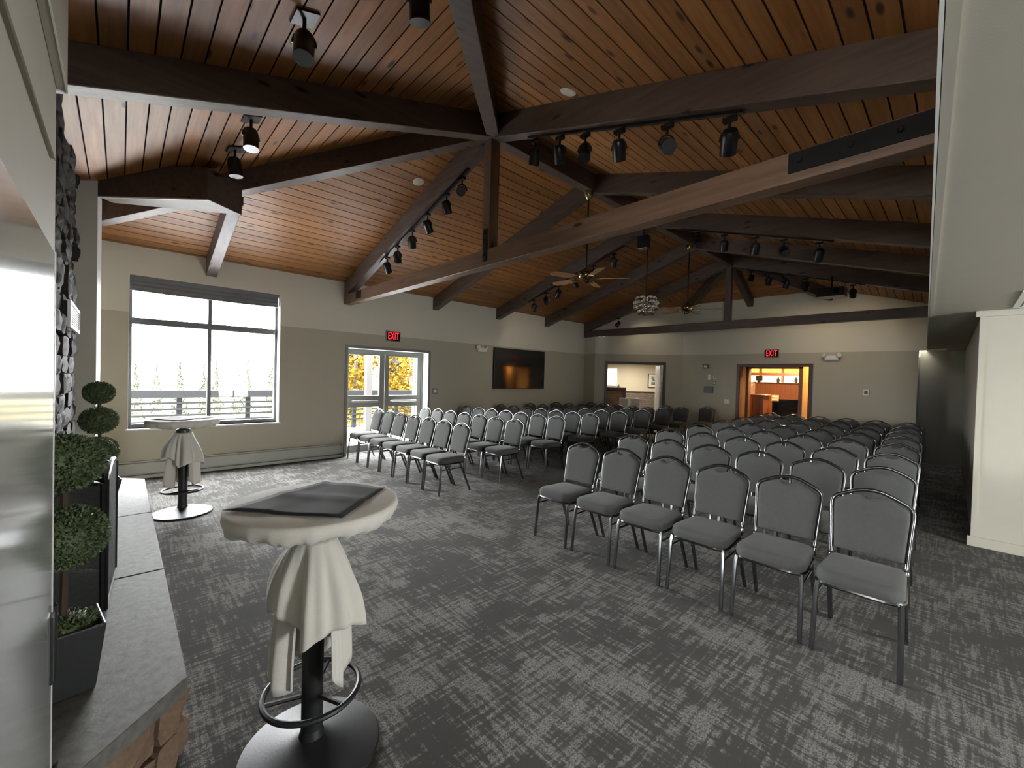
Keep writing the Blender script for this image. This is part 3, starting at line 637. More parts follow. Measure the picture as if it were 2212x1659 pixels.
bar_table((.515, 5.82, 0), [(.225, 5.87), (.62, 6.07), (.80, 5.80), (.44, 5.56)], 'round black pedestal bar table below the large window', 'white fitted cover with tied drape on the bar table below the window',
          'charcoal square napkin on the bar table below the window', 75, 1.045)

# ------------------------------------------------------------------ banquet chairs (local: +x backwards, origin between the front feet)
def rrect(x0, x1, wf, wr, rf, rr_, z, n=7):
    """rounded outline: front half width wf, rear half width wr"""
    pts = []
    for cx, cyy, r_, a0 in ((x1-rr_, wr-rr_, rr_, 0), (x0+rf, wf-rf, rf, 90), (x0+rf, -wf+rf, rf, 180), (x1-rr_, -wr+rr_, rr_, 270)):
        for i in range(n):
            a = R(a0+90*i/(n-1)); pts.append((cx+r_*math.cos(a), cyy+r_*math.sin(a), z))
    return pts
def scale_loop(lp, k, z):
    cx = sum(p[0] for p in lp)/len(lp); return [(cx+(p[0]-cx)*k, p[1]*k, z) for p in lp]
base = rrect(.005, .43, .205, .19, .085, .05, 0)
SEAT = B().loft([scale_loop(base, .96, .418), scale_loop(base, .995, .428), scale_loop(base, 1.0, .455), scale_loop(base, .985, .476), scale_loop(base, .93, .490), scale_loop(base, .8, .497), scale_loop(base, .45, .501), scale_loop(base, .1, .502)]).mesh('seat', 'chair_fabric', 'all')
sfl = scale_loop(rrect(.02, .42, .200, .188, .08, .05, 0, 5), 1, .409)
SEATF = B().tube(sfl, .011, 6, True).tube([(.04, -.19, .405), (.04, .19, .405)], .009, 6).tube([(.33, -.19, .405), (.33, .19, .405)], .009, 6).mesh('seat_frame', 'frame_metal', True)
def bx_(z): return .405+(z-.43)*.235
def crown(y, wsh, ztop, zsh):          # height of the crest line at lateral y
    a = min(1, abs(y)/wsh); return zsh+(ztop-zsh)*(math.cos(math.pi*a*.86)*.5+.5)
half = [(.182, .43), (.186, .50), (.190, .60), (.196, .70), (.202, .78), (.2025, .815), (.196, .842), (.176, .862), (.14, .880), (.10, .899), (.06, .914), (.025, .9205), (0, .9215)]
outl = [(-y, z) for y, z in half]+[(y, z) for y, z in half[-2::-1]]
BACKF = B().tube([(bx_(z), y, z) for y, z in outl], .0125, 8).mesh('back_frame', 'frame_metal', 'all')
def cushion():
    ins = .014
    h2 = [(.172, .535), (.178, .62), (.184, .71), (.1885, .785), (.187, .815), (.178, .834), (.155, .851), (.12, .868), (.085, .884), (.058, .893), (.044, .882), (.022, .874), (0, .872)]
    o = [(0, .528), (.06, .527), (.12, .527), (.162, .529)]
    side = o+h2
    lp = [(y, z) for y, z in side]+[(-y, z) for y, z in side[-2:0:-1]]
    zc = .70
    def ring(k, dx): return [(bx_(zc+(z-zc)*k)+dx, y*k, zc+(z-zc)*k) for y, z in lp]
    return B().loft([ring(.72, -.036), ring(.90, -.034), ring(.975, -.027), ring(1.0, -.012), ring(1.0, .012), ring(.97, .022), ring(.85, .026)]).mesh('backrest', 'chair_fabric', 'all')
BACK = cushion()
LEGF = {s: B().tube([(0, s*.198, 0), (.012, s*.196, .15), (.03, s*.191, .37), (.045, s*.187, .408)], .0142, 8).mesh('leg', 'frame_metal', True) for s in (-1, 1)}
LEGR = {s: B().tube([(.515, s*.190, 0), (.36, s*.182, .36), (.335, s*.180, .405)], .0142, 8).mesh('leg', 'frame_metal', True) for s in (-1, 1)}
STR = {s: B().tube([(.028, s*.191, .335), (.37, s*.183, .338)], .007, 6).mesh('stretcher', 'frame_metal', True) for s in (-1, 1)}
COL = {s: B().lathe([(.0155, -.012), (.0165, 0), (.0155, .012)], 10).mesh('collar', 'chrome', True) for s in (-1, 1)}
def make_chair(label, group):
    t = thing('banquet_chair', label, 'chair', (0, 0, 0), 0, group)
    link('seat', SEAT, t); link('backrest', BACK, t); bf = link('back_frame', BACKF, t); link('seat_frame', SEATF, t)
    for s in (-1, 1):
        link('leg', LEGF[s], t); link('leg', LEGR[s], t); link('stretcher', STR[s], t)
        link('collar', COL[s], bf, (bx_(.468), s*.1835, .468), (0, R(13), 0))
    return t
proto = None
def put(x, y, rz, label, group):
    global proto
    if proto is None:
        proto = make_chair(label, group); o = proto
    else:
        o = copy_tree(proto, (0, 0, 0)); o['label'] = label; o['group'] = group
    o.location = (x, y, 0); o.rotation_euler = (0, 0, rz); return o
rg = random.Random(21)
ROW = [3.09+1.068*i for i in range(8)]
def rname(r): return 'front row' if r == 0 else ORD[r]+' row'
for r in range(8):
    for k in range(6):
        pos = 'aisle seat' if k == 5 else ('soffit-side end seat' if k == 0 else f'{ORD[5-k]} seat from the aisle')
        put(ROW[r]+rg.uniform(-.015, .015), .368+.466*k+.038*(ROW[r]-3.09)+rg.uniform(-.005, .005), R(rg.uniform(-.9, .9)),
            f'grey banquet chair, {rname(r)} of the soffit-side block, {pos}', 'chairs in the soffit-side block')
for r in range(8):
    for k in range(7 if r < 7 else 2):
        if r == 6 and k > 5: continue
        pos = 'aisle seat' if k == 0 else f'{ORD[k]} seat from the aisle'
        put(ROW[r]+rg.uniform(-.012, .012), 4.842+.446*k+.036*(ROW[r]-3.09)+rg.uniform(-.002, .002), R(rg.uniform(-.5, .5)),
            f'grey banquet chair, {rname(r)} of the window-side block, {pos}', 'chairs in the window-side block')
put(11.32, 4.72, R(2), 'lone grey banquet chair against the far wall beside the lobby doorway', 'chairs by the far wall')

# ------------------------------------------------------------------ spotlights and tracks
HOUS = B().lathe([(.022, .075), (.045, .07), (.054, .05), (.056, 0), (.056, -.085), (.053, -.088), (.050, -.085), (.048, -.03), (.047, -.02)], 24).mesh('housing', 'black_metal', True)
RIM = B().lathe([(.0535, -.086), (.0565, -.087), (.0565, -.0905), (.0535, -.0905)], 24).mesh('rim', 'steel_dark', True)
LENS = B().lathe([(.0001, -.034), (.03, -.036), (.047, -.03), (.047, -.024), (.0001, -.022)], 20).mesh('lens', 'lens', True)
YOKE = B().tube([(0, .062*math.cos(R(a)), .062*math.sin(R(a))*1.35) for a in range(0, 181, 15)], .007, 6).mesh('yoke', 'black_metal', True)
STEM = B().lathe([(.011, 0), (.011, -.07)], 8).mesh('stem', 'black_metal', True)
ADPT = BX(-.022, .022, -.045, .045, -.03, 0).mesh('adapter', 'black_metal')
PLATE = BX(-.065, .065, -.065, .065, -.014, 0).mesh('base_plate', 'black_metal')
def spot(loc, aim, label, group, plate=False, tiltplate=None, sc=1.0, lamp=0):
    t = thing('spotlight', label, 'spotlight', loc, 0, group); t.scale = (sc, sc, sc)
    p = link('base_plate' if plate else 'adapter', PLATE if plate else ADPT, t)
    if tiltplate: p.rotation_euler = tiltplate
    st = link('stem', STEM, t, (0, 0, -.01))
    a = Vector(aim).normalized(); az = math.atan2(a.y, a.x); tilt = math.acos(max(-1, min(1, -a.z)))
    link('yoke', YOKE, t, (0, 0, -.165), (0, 0, az))
    h = link('housing', HOUS, t, (0, 0, -.165)); h.rotation_euler = (0, -tilt, az)
    link('lens', LENS, h); link('rim', RIM, h)
    if lamp:
        l = bpy.data.lights.new('spot_lamp', 'SPOT'); l.energy = lamp; l.color = (1, .84, .6); l.spot_size = R(105); l.spot_blend = 1; l.shadow_soft_size = .04
        p = Vector(loc)+Vector((0, 0, -.165))+a*.11; o = bpy.data.objects.new('spot_lamp', l); col.objects.link(o); o.location = p; o.rotation_euler = a.to_track_quat('-Z', 'Y').to_euler()
    return t
gE = 'spotlights on the soffit-side track of the near truss'
def onE(v): return zb(zr, 0, v)
def onA(v): return zb(zl, 0, v)
def track(name, a, b, label):
    return tag(B().beam(a, b, .036, .022).obj(name, 'black_metal'), label, 'track', 'lighting tracks')
track('lighting_track', (3.14, 3.2, onE(3.2)-.022), (3.14, 1.08, onE(1.08)-.022), 'black lighting track under the near truss on the soffit side')
track('lighting_track', (3.14, 4.25, onA(4.25)-.022), (3.14, 6.62, onA(6.62)-.022), 'black lighting track under the near truss on the window side')
aimsE = [(.3, .5, -1), (.6, .4, -.9), (-.4, -.25, -1), (.7, .35, -.9), (-.62, -.52, -.55), (.75, .35, -.65)]
for i, v in enumerate([3.10, 2.76, 2.45, 2.08, 1.64, 1.17]):
    spot((3.14, v, onE(v)-.038), aimsE[i], f'black cylinder spotlight, {ORD[i]} from the peak on the soffit-side near track', gE)
aimsA = [(-.62, -.62, -.5), (.5, .2, -.9), (.6, .3, -.8), (.4, .5, -.9), (.3, .4, -.9), (.5, .3, -.9)]
for i, v in enumerate([4.38, 4.72, 5.18, 5.60, 6.04, 6.38]):
    spot((3.14, v, onA(v)-.038), aimsA[i], f'black cylinder spotlight, {ORD[i]} from the peak on the window-side near track', 'spotlights on the window-side track of the near truss')
track('lighting_track', (6.92, 3.3, onE(3.3)-.022), (6.92, 1.2, onE(1.2)-.022), 'black lighting track under the second soffit-side rafter')
for i, (v, a) in enumerate([(3.02, (-.6, -.45, -.6)), (2.6, (.5, .2, -.9)), (2.15, (.5, .3, -.9)), (1.78, (-.6, -.45, -.62)), (1.36, (.6, .3, -.8))]):
    spot((6.92, v, onE(v)-.038), a, f'black spotlight, {ORD[i]} from the ridge on the track under the second soffit-side rafter', 'spotlights on the mid soffit-side track')
track('lighting_track', (6.92, 4.4, onA(4.4)-.022), (6.92, 6.9, onA(6.9)-.022), 'black lighting track under the second window-side rafter')
for i, (v, a) in enumerate([(4.62, (.4, .3, -.9)), (5.1, (.3, .4, -.9)), (5.55, (.4, -.3, -.9)), (6.0, (.35, .8, -.75)), (6.35, (-.4, -.6, -.8)), (6.72, (.3, .3, -.9))]):
    spot((6.92, v, onA(v)-.038), a, f'black spotlight, {ORD[i]} from the ridge on the track under the second window-side rafter', 'spotlights on the mid window-side track', lamp=(0, 0, 0, 7, 0, 0)[i])
track('lighting_track', (10.42, 3.4, onE(3.4)-.022), (10.42, 1.3, onE(1.3)-.022), 'black lighting track under the far truss on the soffit side')
for i, (v, a) in enumerate([(3.3, (-.3, .2, -1)), (2.95, (.4, .2, -.9)), (2.6, (.3, .3, -.9)), (2.25, (.75, .3, -.75)), (1.48, (.8, .1, -.5))]):
    spot((10.42, v, onE(v)-.038), a, f'black spotlight, {ORD[i]} from the peak on the far truss soffit side', 'spotlights on the far truss', lamp=(0, 0, 0, 7, 7)[i])
for i, (v, a) in enumerate([(5.9, (.75, .3, -.8)), (6.75, (-.4, .5, -.7))]):
    spot((10.42, v, onA(v)-.038), a, f'black spotlight hung under the far truss, {"upper" if i == 0 else "lower"} one on the window side', 'spotlights on the far truss', lamp=(4, 0)[i])
tp = math.atan(K)
for (x, y), a, n in (((.85, 2.96), (-.10, -.22, -1), 'nearest the camera'), ((.85, 4.47), (.02, -.12, -1), 'between the rafter and the hip beam'), ((.85, 5.2), (.12, .0, -1), 'close under the hip beam'), ((1.30, 2.30), (.2, .2, -1), 'cut by the top of the photo')):
    spot((x, y, ze(x, y)), a, f'black single spotlight on the fireplace-end planks, {n}', 'single spotlights on the end slope', True, (0, -tp, 0), 1.12)
for (x, y, f, n) in ((2.958, 2.519, zr, 'soffit-side'), (2.918, 5.073, zl, 'window-side')):
    o = thing('ceiling_disc', f'small round white ceiling disc on the {n} planks', 'detector', (x, y, f(x, y)), 0, 'round discs on the planks')
    o.rotation_euler = (tp if f is zr else -tp, 0, 0)
    B().lathe([(.0001, -.012), (.04, -.012), (.062, -.008), (.066, 0)], 28).obj('cover', 'smoke_white', o, True); B().lathe([(.07, -.004), (.074, 0)], 28).obj('rim', 'white_plastic', o)
tag(BX(6.33, 6.45, 3.60, 3.78, 3.80, 4.02).box(6.37, 6.41, 3.68, 3.70, 4.02, 4.34).obj('ceiling_speaker', 'steel_dark', bevel=.01), 'small grey box speaker hung under the ridge above the chandelier', 'speaker')
pj = thing('projector', 'black box projector hung under the far truss beside a spotlight', 'projector', (10.34, 1.80, 3.36))
BX(-.18, .18, -.22, .22, 0, .17).obj('body', 'black_metal', pj, bevel=.012); B().tube([(0, 0, .17), (0, 0, .42)], .018, 8).obj('mount_pole', 'black_metal', pj)
B().lathe([(.05, 0), (.05, .03), (.04, .03)], 16).xf(Matrix.Translation((-.18, -.1, .09)) @ Matrix.Rotation(R(-90), 4, 'Y')).obj('lens', 'black_gloss', pj)

# ------------------------------------------------------------------ ceiling fans and chandelier
def fan(u, zm, ang, label):
    t = thing('ceiling_fan', label, 'fan', (u, RV, zm), 0, 'brass ceiling fans on the ridge')
    B().lathe([(.012, .10), (.012, HB-zm-.03)], 8).obj('downrod', 'black_metal', t)
    B().lathe([(.02, HB-zm-.12), (.05, HB-zm-.09), (.065, HB-zm-.04), (.067, HB-zm)], 24).obj('canopy', 'brass', t, True)
    B().lathe([(.02, .14), (.03, .12), (.028, .10), (.08, .09), (.118, .07), (.125, .03), (.12, 0), (.10, -.02), (.06, -.03), (.045, -.04), (.047, -.075), (.03, -.085), (.0001, -.09)], 32).obj('motor', 'brass', t, True)
    for k in range(5):
        a = R(ang+72*k); mt = Matrix.Rotation(a, 4, 'Z')
        bk = B().beam((.08, 0, -.03), (.20, 0, -.028), .03, .008).box(.17, .23, -.045, .045, -.03, -.023).xf(mt).obj('blade_bracket', 'brass', t)
        pts = [(.19, -.05), (.30, -.062), (.56, -.066), (.60, -.045), (.62, 0), (.60, .045), (.56, .066), (.30, .062), (.19, .05)]
        B().prism(pts, -.004, .004).xf(mt @ Matrix.Translation((0, 0, -.016)) @ Matrix.Rotation(R(12), 4, 'X')).obj('blade', 'blade_wood', t)
fan(4.965, 3.085, 20, 'brass ceiling fan with wooden blades nearest the near truss'); fan(8.3, 3.05, 5, 'brass ceiling fan with wooden blades near the far bay')
ch = thing('chandelier', 'chandelier of clear glass globes hung on a long rod from the ridge', 'chandelier', (6.68, RV, 2.91))
B().tube([(0, 0, .16), (0, 0, HB-2.91)], .008, 8).obj('rod', 'steel_dark', ch); B().lathe([(.015, HB-2.98), (.055, HB-2.935), (.06, HB-2.91)], 20).obj('canopy', 'chrome', ch, True)
fr = B().tube([(0, 0, -.15), (0, 0, .17)], .009, 8); GM = B().sphere((0, 0, 0), .05, 18, 12).mesh('glass_globe', 'globe_glass', 'all'); g = random.Random(4); gl = []
for j, z in enumerate((.12, .04, -.045, -.12)):
    n = (6, 8, 8, 5)[j]; rr = (.13, .17, .17, .11)[j]
    for i in range(n):
        a = 2*math.pi*(i+.5*(j % 2))/n; p = (rr*math.cos(a), rr*math.sin(a), z+g.uniform(-.008, .008)); gl.append(p); fr.tube([(0, 0, z), p], .004, 5)
fr.obj('frame', 'chrome', ch, True)
for p in gl: link('glass_globe', GM, ch, p)

# ------------------------------------------------------------------ television, signs, devices
tv = thing('television', 'large black wall-mounted television between the doors and the corner', 'television', (7.69, V0-.004, 1.81))
BX(-.915, .915, -.075, -.035, -.515, .515).obj('casing', 'bezel', tv, bevel=.004); BX(-.90, .90, -.078, -.075, -.495, .503).obj('screen', 'black_gloss', tv); BX(-.3, .3, -.035, 0, -.2, .2).obj('wall_bracket', 'black_metal', tv)
def exit_sign(loc, rz, label):
    t = thing('exit_sign', label, 'sign', loc, rz, 'illuminated exit signs')
    BX(-.16, .16, -.03, 0, -.105, .105).obj('housing', 'sign_grey', t, bevel=.006); BX(-.145, .145, -.032, -.03, -.09, .09).obj('face_plate', 'sign_dark', t)
    ft = bpy.data.curves.new('letters', 'FONT'); ft.body = 'EXIT'; ft.size = .21; ft.extrude = .003; ft.align_x = 'CENTER'; ft.align_y = 'CENTER'; ft.offset = .0; ft.space_character = 1.12; ft.materials.append(MATS['red_led'])
    tmp = bpy.data.objects.new('letters', ft); me = bpy.data.meshes.new_from_object(tmp); bpy.data.objects.remove(tmp)
    o = link('letters', me, t, (0, -.034, 0), (R(90), 0, 0)); o.scale = (.52, 1, 1)
exit_sign((4.075, V0, 2.365), 0, 'red lit EXIT sign above the glazed deck doors'); exit_sign((UD, 3.25, 2.365), R(-90), 'red lit EXIT sign above the lobby doorway')
def emergency(loc, rz, label):
    t = thing('emergency_light', label, 'emergency light', loc, rz, 'emergency light units')
    BX(-.13, .13, -.06, 0, -.05, .05).obj('body', 'white_plastic', t, bevel=.008)
    for s in (-1, 1):
        h = B().lathe([(.03, 0), (.05, .03), (.052, .06), (.046, .062)], 16).xf(Matrix.Translation((s*.11, -.04, .045)) @ Matrix.Rotation(R(s*40), 4, 'Z') @ Matrix.Rotation(R(75), 4, 'X')).obj('lamp_head', 'white_plastic', t, True)
emergency((6.40, V0, 2.24), 0, 'white twin-head emergency light between the deck doors and the television'); emergency((UD, 2.03, 2.24), R(-90), 'pale twin-head emergency light beside the lobby doorway')
def device(loc, rz, w_, h_, d_, mat, face, label, cat):
    t = thing(cat.replace(' ', '_'), label, cat, loc, rz)
    BX(-w_/2, w_/2, -d_, 0, -h_/2, h_/2).obj('plate', mat, t, bevel=min(w_, h_)*.06)
    BX(-w_*.28, w_*.28, -d_-.006, -d_, -h_*.25, h_*.25).obj('face', face, t)
    return t
device((5.10, V0, 1.24), 0, .13, .13, .03, 'sign_grey', 'white_plastic', 'small square alarm plate beside the glazed deck doors', 'wall plate')
q = R(-90)
device((UD, 4.85, 2.04), q, .16, .11, .06, 'frame_dark', 'white_plastic', 'dark fire alarm horn high between the two far doorways', 'alarm horn')
device((UD, 4.75, 1.745), q, .08, .15, .03, 'white_plastic', 'white_plastic', 'tall white control plate between the two far doorways', 'control plate')
device((UD, 4.60, 1.745), q, .09, .10, .04, 'white_plastic', 'sign_grey', 'small square thermostat nearest the lobby doorway', 'thermostat')
device((UD, 4.61, 1.585), q, .07, .10, .02, 'sign_grey', 'white_plastic', 'grey switch plate below the thermostat', 'switch plate')
device((UD, 4.76, 1.395), q, .25, .18, .05, 'frame_dark', 'frame_dark', 'dark grey wall panel below the control plates', 'wall panel')
device((UD, 4.27, 1.10), q, .14, .12, .03, 'white_plastic', 'white_plastic', 'white switch plate beside the lobby doorway', 'light switch')
device((UD, 1.40, 1.47), q, .10, .13, .03, 'white_plastic', 'frame_dark', 'white thermostat alone on the far wall near the soffit', 'wall control')
ht = thing('baseboard_heater', 'long pale baseboard heater under the large window', 'heater', (1.55, V0, 0))
BX(-1.6, 1.5, -.075, 0, .02, .06).box(-1.6, 1.5, -.012, 0, .06, .25).box(-1.6, 1.5, -.07, 0, .25, .262).obj('casing', 'heater', ht)
BX(-1.6, 1.5, -.072, -.066, .085, .235).obj('front_panel', 'heater', ht, bevel=.004); BX(-1.62, -1.6, -.078, 0, 0, .265).box(1.5, 1.52, -.078, 0, 0, .265).obj('end_cap', 'heater', ht)
struct(BX(D1+.06, 10.5, V0-.014, V0, 0, .10).obj('baseboard_left', 'trim_grey')); struct(BX(UD-.014, UD, .6, G0-.09, 0, .1).box(UD-.014, UD, G1+.09, 5.5, 0, .1).obj('baseboard_far', 'trim_grey'))
vg = thing('ceiling_vent', 'white slotted air vent in the low ceiling above the partition', 'vent', (5.75, -.48, 2.40))
BX(-.5, .5, -.16, -.12, -.012, 0).box(-.5, .5, .12, .16, -.012, 0).box(-.5, -.46, -.12, .12, -.012, 0).box(.46, .5, -.12, .12, -.012, 0).obj('frame', 'white_trim', vg)
for i in range(6): B().beam((-.46, -.1+.04*i, -.010), (.46, -.1+.04*i, -.010), .012, .008).obj('slat', 'white_trim', vg)
BX(-.46, .46, -.12, .12, -.002, .0).obj('backing', 'black_metal', vg)

# ------------------------------------------------------------------ lobby beyond the far doorway
def jamb(name, parts, mat): return struct(parts.obj(name, mat))
jamb('trim_10', BX(UD-.02, UD, G1, G1+.07, 0, GZ+.06).box(UD-.02, UD, G0-.07, G0, 0, GZ+.06).box(UD-.02, UD, G0, G1, GZ, GZ+.06), 'dark_cap')
jamb('trim_11', BX(UD, 12.15, G1-.015, G1, 0, GZ).box(UD, 12.15, G0, G0+.015, 0, GZ).box(UD, 12.15, G0+.015, G1-.015, GZ-.015, GZ), 'dark_cap')
struct(BX(12.15, 16.9, 1.4, 6.0, -.12, 0).obj('floor_lobby', 'bar_wood')); struct(BX(12.15, 16.9, 1.4, 6.0, 2.32, 2.45).obj('ceiling_lobby', 'cream_wall'))
struct(BX(12.15, 16.9, 1.4, 1.5, 0, 2.32).obj('wall_lobby_side', 'orange_wall')); struct(BX(12.16, 16.9, 5.9, 6.0, 0, 2.32).obj('wall_lobby_side_2', 'orange_wall'))
wl = BX(16.5, 16.65, 1.4, 3.62, 0, 2.32).box(16.5, 16.65, 5.32, 6.0, 0, 2.32).box(16.5, 16.65, 3.62, 5.32, 0, 1.28).box(16.5, 16.65, 3.62, 5.32, 2.17, 2.32).box(16.5, 16.65, 3.62, 5.32, 1.90, 1.99).box(16.5, 16.65, 4.81, 4.86, 1.28, 1.90).box(16.5, 16.65, 4.13, 4.18, 1.28, 1.90).box(16.5, 16.65, 4.81, 4.86, 1.99, 2.17).box(16.5, 16.65, 4.13, 4.18, 1.99, 2.17)
struct(wl.obj('wall_lobby_back', 'bar_wood'))
glass('amber_glass', (.20, .155, .06)); glass('milk_glass', (.20, .18, .15))
lwn = sempty('window_3', 'lobby windows with amber transom panes')
for a, b in ((4.86, 5.32), (4.18, 4.81), (3.62, 4.13)):
    BX(16.56, 16.566, a, b, 1.99, 2.17).obj('pane', 'amber_glass', lwn); BX(16.56, 16.566, a, b, 1.28, 1.90).obj('pane', 'milk_glass', lwn)
struct(BX(12.35, 12.5, 1.5, 2.66, 0, 2.32).obj('wall_lobby_return', 'orange_wall')); struct(BX(12.35, 12.5, 3.95, 5.9, 0, 2.32).obj('wall_lobby_return_2', 'orange_wall'))
jamb('trim_12', BX(12.33, 12.52, 2.66, 2.74, 0, 2.05).box(12.33, 12.52, 3.88, 3.95, 0, 2.05).box(12.33, 12.52, 2.66, 3.95, 2.0, 2.32), 'dark_cap')
rd = thing('reception_desk', 'reddish brown wooden reception desk in the lobby doorway', 'desk', (12.72, 3.9, 0))
BX(0, .5, -.28, .30, 0, 1.27).obj('body', 'bar_wood', rd); BX(-.03, .53, -.32, .34, 1.27, 1.30).obj('desk_top', 'dark_cap', rd, bevel=.005)
for i in range(7): BX(-.008, 0, -.27+i*.082, -.20+i*.082, .05, 1.22).obj('board', 'bar_wood', rd)
bb = thing('back_bar', 'tall brown counter wall behind the reception desk', 'counter', (14.5, 3.6, 0))
BX(0, .3, -.75, .77, 0, 1.62).obj('body', 'bar_wood', bb); BX(-.04, .34, -.78, .80, 1.62, 1.65).obj('counter_top', 'dark_cap', bb, bevel=.005)
tag(BX(13.05, 13.4, 2.8, 3.5, 0, 1.18).box(13.03, 13.42, 2.78, 3.52, 1.18, 1.20).obj('glass_case', 'black_gloss', bevel=.004), 'dark display case beside the reception desk', 'display case')
sg = thing('notice_card', 'gold framed notice card in front of the display case', 'sign', (13.02, 3.42, 1.14))
BX(-.012, 0, -.085, .085, 0, .165).obj('frame', 'gold_card', sg); BX(-.015, -.012, -.065, .065, .105, .145).box(-.015, -.012, -.065, .065, .07, .085).box(-.015, -.012, -.065, .065, .03, .055).obj('print', 'mat_white', sg)
tag(BX(14.95, 15.0, 4.5, 4.82, 0, 1.63).box(14.94, 15.01, 4.48, 4.84, 1.63, 1.66).obj('white_cabinet', 'white_board'), 'white cabinet front between the lobby counters', 'cabinet')
it = thing('till_monitor', 'small monitor on the brown counter in the lobby', 'monitor', (14.62, 4.30, 1.65)); BX(-.015, .015, -.09, .09, .05, .20).obj('screen', 'bezel', it); BX(-.04, .04, -.04, .04, 0, .05).obj('stand', 'bezel', it)
for i, (y, n) in enumerate(((3.78, 'next to the post'), (3.32, 'furthest along'))):
    tag(B().lathe([(.035, 0), (.04, .06), (.04, .11), (.02, .13), (.02, .16)], 14, (14.62, y, 1.65)).obj('jug', 'frame_dark', None, True), f'small dark jug on the lobby counter {n}', 'jug', 'jugs on the lobby counter')
def ceiling_lamp(loc, mat, label, sz, power, color):
    t = thing('ceiling_lamp', label, 'lamp', loc)
    BX(-sz/2-.02, sz/2+.02, -sz/2-.02, sz/2+.02, -.03, 0).obj('frame', 'white_trim', t); BX(-sz/2, sz/2, -sz/2, sz/2, -.035, -.03).obj('diffuser', mat, t)
    l = bpy.data.lights.new('lamp', 'AREA'); l.size = sz; l.energy = power; l.color = color; o = bpy.data.objects.new('lamp_light', l); col.objects.link(o); o.location = (loc[0], loc[1], loc[2]-.05)
ceiling_lamp((12.9, 3.3, 2.32), 'lamp_warm', 'warm square ceiling lamp over the reception desk', .4, 42, (1, .66, .30)); ceiling_lamp((15.4, 3.9, 2.32), 'lamp_warm', 'warm square ceiling lamp at the back of the lobby', .4, 80, (1, .72, .4))
ceiling_lamp((12.24, 2.05, 2.32), 'lamp_warm', 'warm ceiling lamp beside the lobby doorway', .15, 30, (1, .62, .24))

# ------------------------------------------------------------------ dining room beyond the splayed wall
b = B(); q45(b, O0-.06, O0, -.02, .0, 0, 2.15); q45(b, O1, O1+.06, -.02, .0, 0, 2.15); q45(b, O0, O1, -.02, 0, 2.09, 2.15); jamb('trim_13', b, 'frame_dark')
b = B(); q45(b, O0, O0+.02, 0, .2, 0, 2.09); q45(b, O1-.02, O1, 0, .2, 0, 2.09); q45(b, O0, O1, 0, .2, 2.07, 2.09); jamb('trim_14', b, 'frame_dark')
b = B(); q45(b, O0+.025, O0+.065, .21, .95, .01, 2.06); struct(b.obj('door_2', 'white_trim'), 'pale door folded back inside the dining doorway')
def room45(name, s0, s1, d0, d1, z0, z1, mat, st=True):
    o = q45(B(), s0, s1, d0, d1, z0, z1).obj(name, mat); return struct(o) if st else o
DP = [w45(*p) for p in ((-.9, .2), (2.55, .2), (3.6, 1.5), (3.6, 3.65), (-.9, 3.65))]
struct(B().prism(DP, -.12, 0).obj('floor_dining', 'bar_wood')); struct(B().prism(DP, 2.26, 2.36).obj('ceiling_dining', 'cream_wall'))
b = B(); q45(b, -.9, 1.56, 3.5, 3.65, 0, 2.26); q45(b, 1.56, 2.5, 3.5, 3.65, 0, 1.36); q45(b, 1.56, 2.5, 3.5, 3.65, 2.05, 2.26); q45(b, 2.5, 3.6, 3.5, 3.65, 0, 2.26); struct(b.obj('wall_dining', 'cream_wall'))
room45('wall_dining_side', -.95, -.85, .2, 3.65, 0, 2.26, 'cream_wall'); struct(B().prism([w45(*p) for p in ((2.53, .2), (2.63, .2), (3.6, 1.5), (3.6, 3.65), (3.5, 3.65), (3.5, 1.55))], 0, 2.26).obj('wall_dining_side_2', 'cream_wall'))
dw = sempty('window_4', 'dining room window with white frame')
b = B(); q45(b, 1.56, 1.60, 3.47, 3.53, 1.36, 2.05); q45(b, 1.6, 2.5, 3.47, 3.53, 1.36, 1.40); q45(b, 1.6, 2.5, 3.47, 3.53, 2.01, 2.05); b.obj('window_frame', 'white_trim', dw)
glass('dining_glass', (.20, .18, .14)); q45(B(), 1.6, 2.5, 3.56, 3.566, 1.4, 2.01).obj('pane', 'dining_glass', dw)
b = q45(B(), -.9, 1.56, 3.44, 3.5, 1.15, 1.19); struct(b.obj('trim_15', 'dark_cap'))
def stone_face(name, s0, s1, d, z0, z1, mat, seed):
    g = random.Random(seed); b = B(); z = z0
    while z < z1-.02:
        h = min(g.uniform(.06, .10), z1-z); s = s0
        while s < s1-.02:
            w_ = min(g.uniform(.10, .22), s1-s); q45(b, s+.006, s+w_-.006, d-g.uniform(.02, .045), d, z+.005, z+h-.005); s += w_
        z += h
    return b.obj(name, mat)
o = stone_face('wall_stone_wainscot', -.85, 1.45, 3.5, 0, 1.15, 'stone_pale', 5); struct(o, 'pale stacked stone wainscot in the dining room')
pc = thing('partition_counter', 'stone faced half wall with dark wooden cap in the dining room', 'counter', (0, 0, 0))
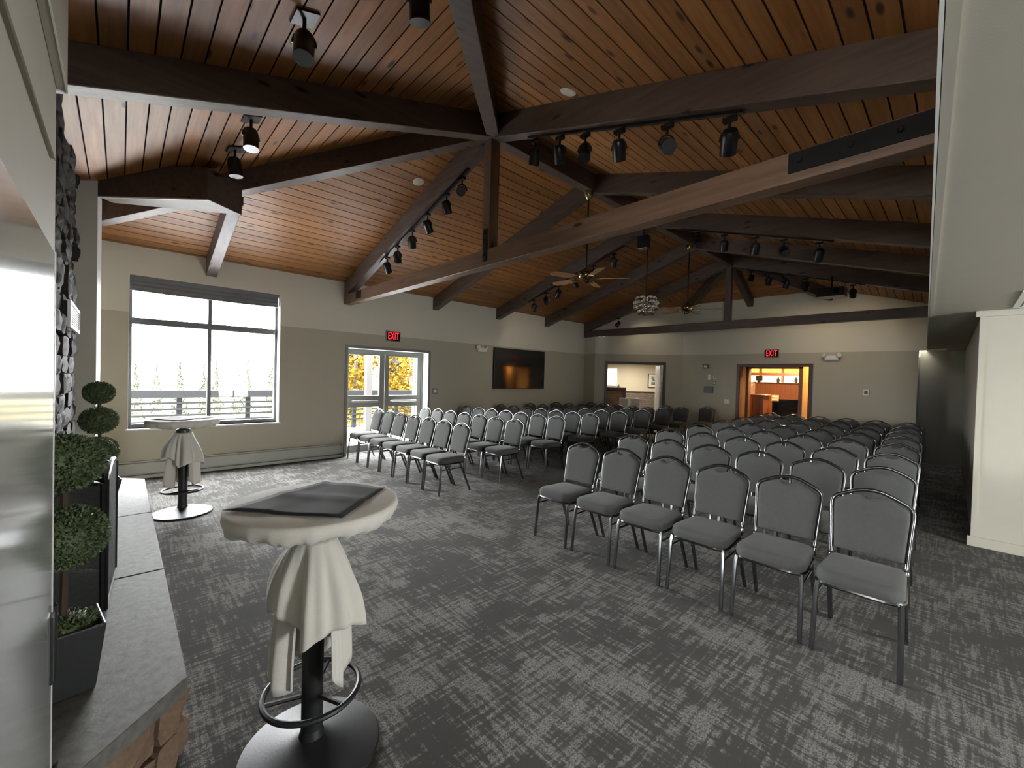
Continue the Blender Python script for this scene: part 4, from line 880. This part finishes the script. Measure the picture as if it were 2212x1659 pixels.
o = q45(B(), 1.46, 3.4, 2.0, 2.3, 0, 1.24).obj('core', 'mortar', pc); o = stone_face('stone_facing', 1.5, 3.4, 2.0, 0, 1.22, 'stone_brown', 8); o.parent = pc; o['kind'] = 'stuff'
q45(B(), 1.40, 3.4, 1.92, 2.38, 1.24, 1.34).obj('cap', 'dark_cap', pc, bevel=.006); q45(B(), 1.40, 1.50, 1.95, 2.05, 0, 1.24).obj('end_post', 'dark_cap', pc)
pi_ = thing('framed_picture', 'framed landscape print on the dining room wall', 'picture', (0, 0, 0))
q45(B(), -.16, .45, 3.47, 3.5, 1.34, 1.87).obj('frame', 'dark_cap', pi_); q45(B(), -.13, .42, 3.465, 3.47, 1.37, 1.84).obj('mount', 'mat_white', pi_); q45(B(), -.05, .33, 3.46, 3.465, 1.55, 1.77).obj('sky_print', 'art_sky', pi_); q45(B(), -.05, .33, 3.459, 3.465, 1.45, 1.55).obj('field_print', 'art_green', pi_)
b = B(); g = random.Random(2)
for i in range(16): s_, z_ = g.uniform(.2, .33), g.uniform(1.6, 1.75); q45(b, s_-.03, s_+.02, 3.457, 3.46, z_-.012, z_+.012)
b.obj('tree_print', 'art_green', pi_)
tag(B().lathe([(.07, 0), (.05, .04), (.02, .09), (.0001, .12)], 10, (*w45(1.63, 2.1), 1.34)).obj('ornament', 'dark_cap', None, True), 'small dark ornament standing on the half wall cap', 'ornament')
for i, (a, c) in enumerate(((1.39, 1.68), (1.04, 1.33))):
    t = thing('dining_chair', f'white patterned dining chair beyond the doorway, {"beside the half wall post" if i == 0 else "nearer the pale door"}', 'chair', (0, 0, 0), 0, 'patterned dining chairs')
    q45(B(), a, c, 1.2, 1.26, .50, 1.02).obj('backrest', 'pattern_chair', t, bevel=.02); q45(B(), a, c, 1.26, 1.66, .42, .50).obj('seat', 'pattern_chair', t, bevel=.015)
    for s_ in (a+.02, c-.06):
        for d_ in (1.22, 1.6): q45(B(), s_, s_+.04, d_, d_+.04, 0, .42).obj('leg', 'dark_cap', t)
ceiling_lamp((*w45(1.2, 2.2), 2.26), 'lamp_neutral', 'square ceiling lamp in the dining room', .6, 13, (1, .93, .8))
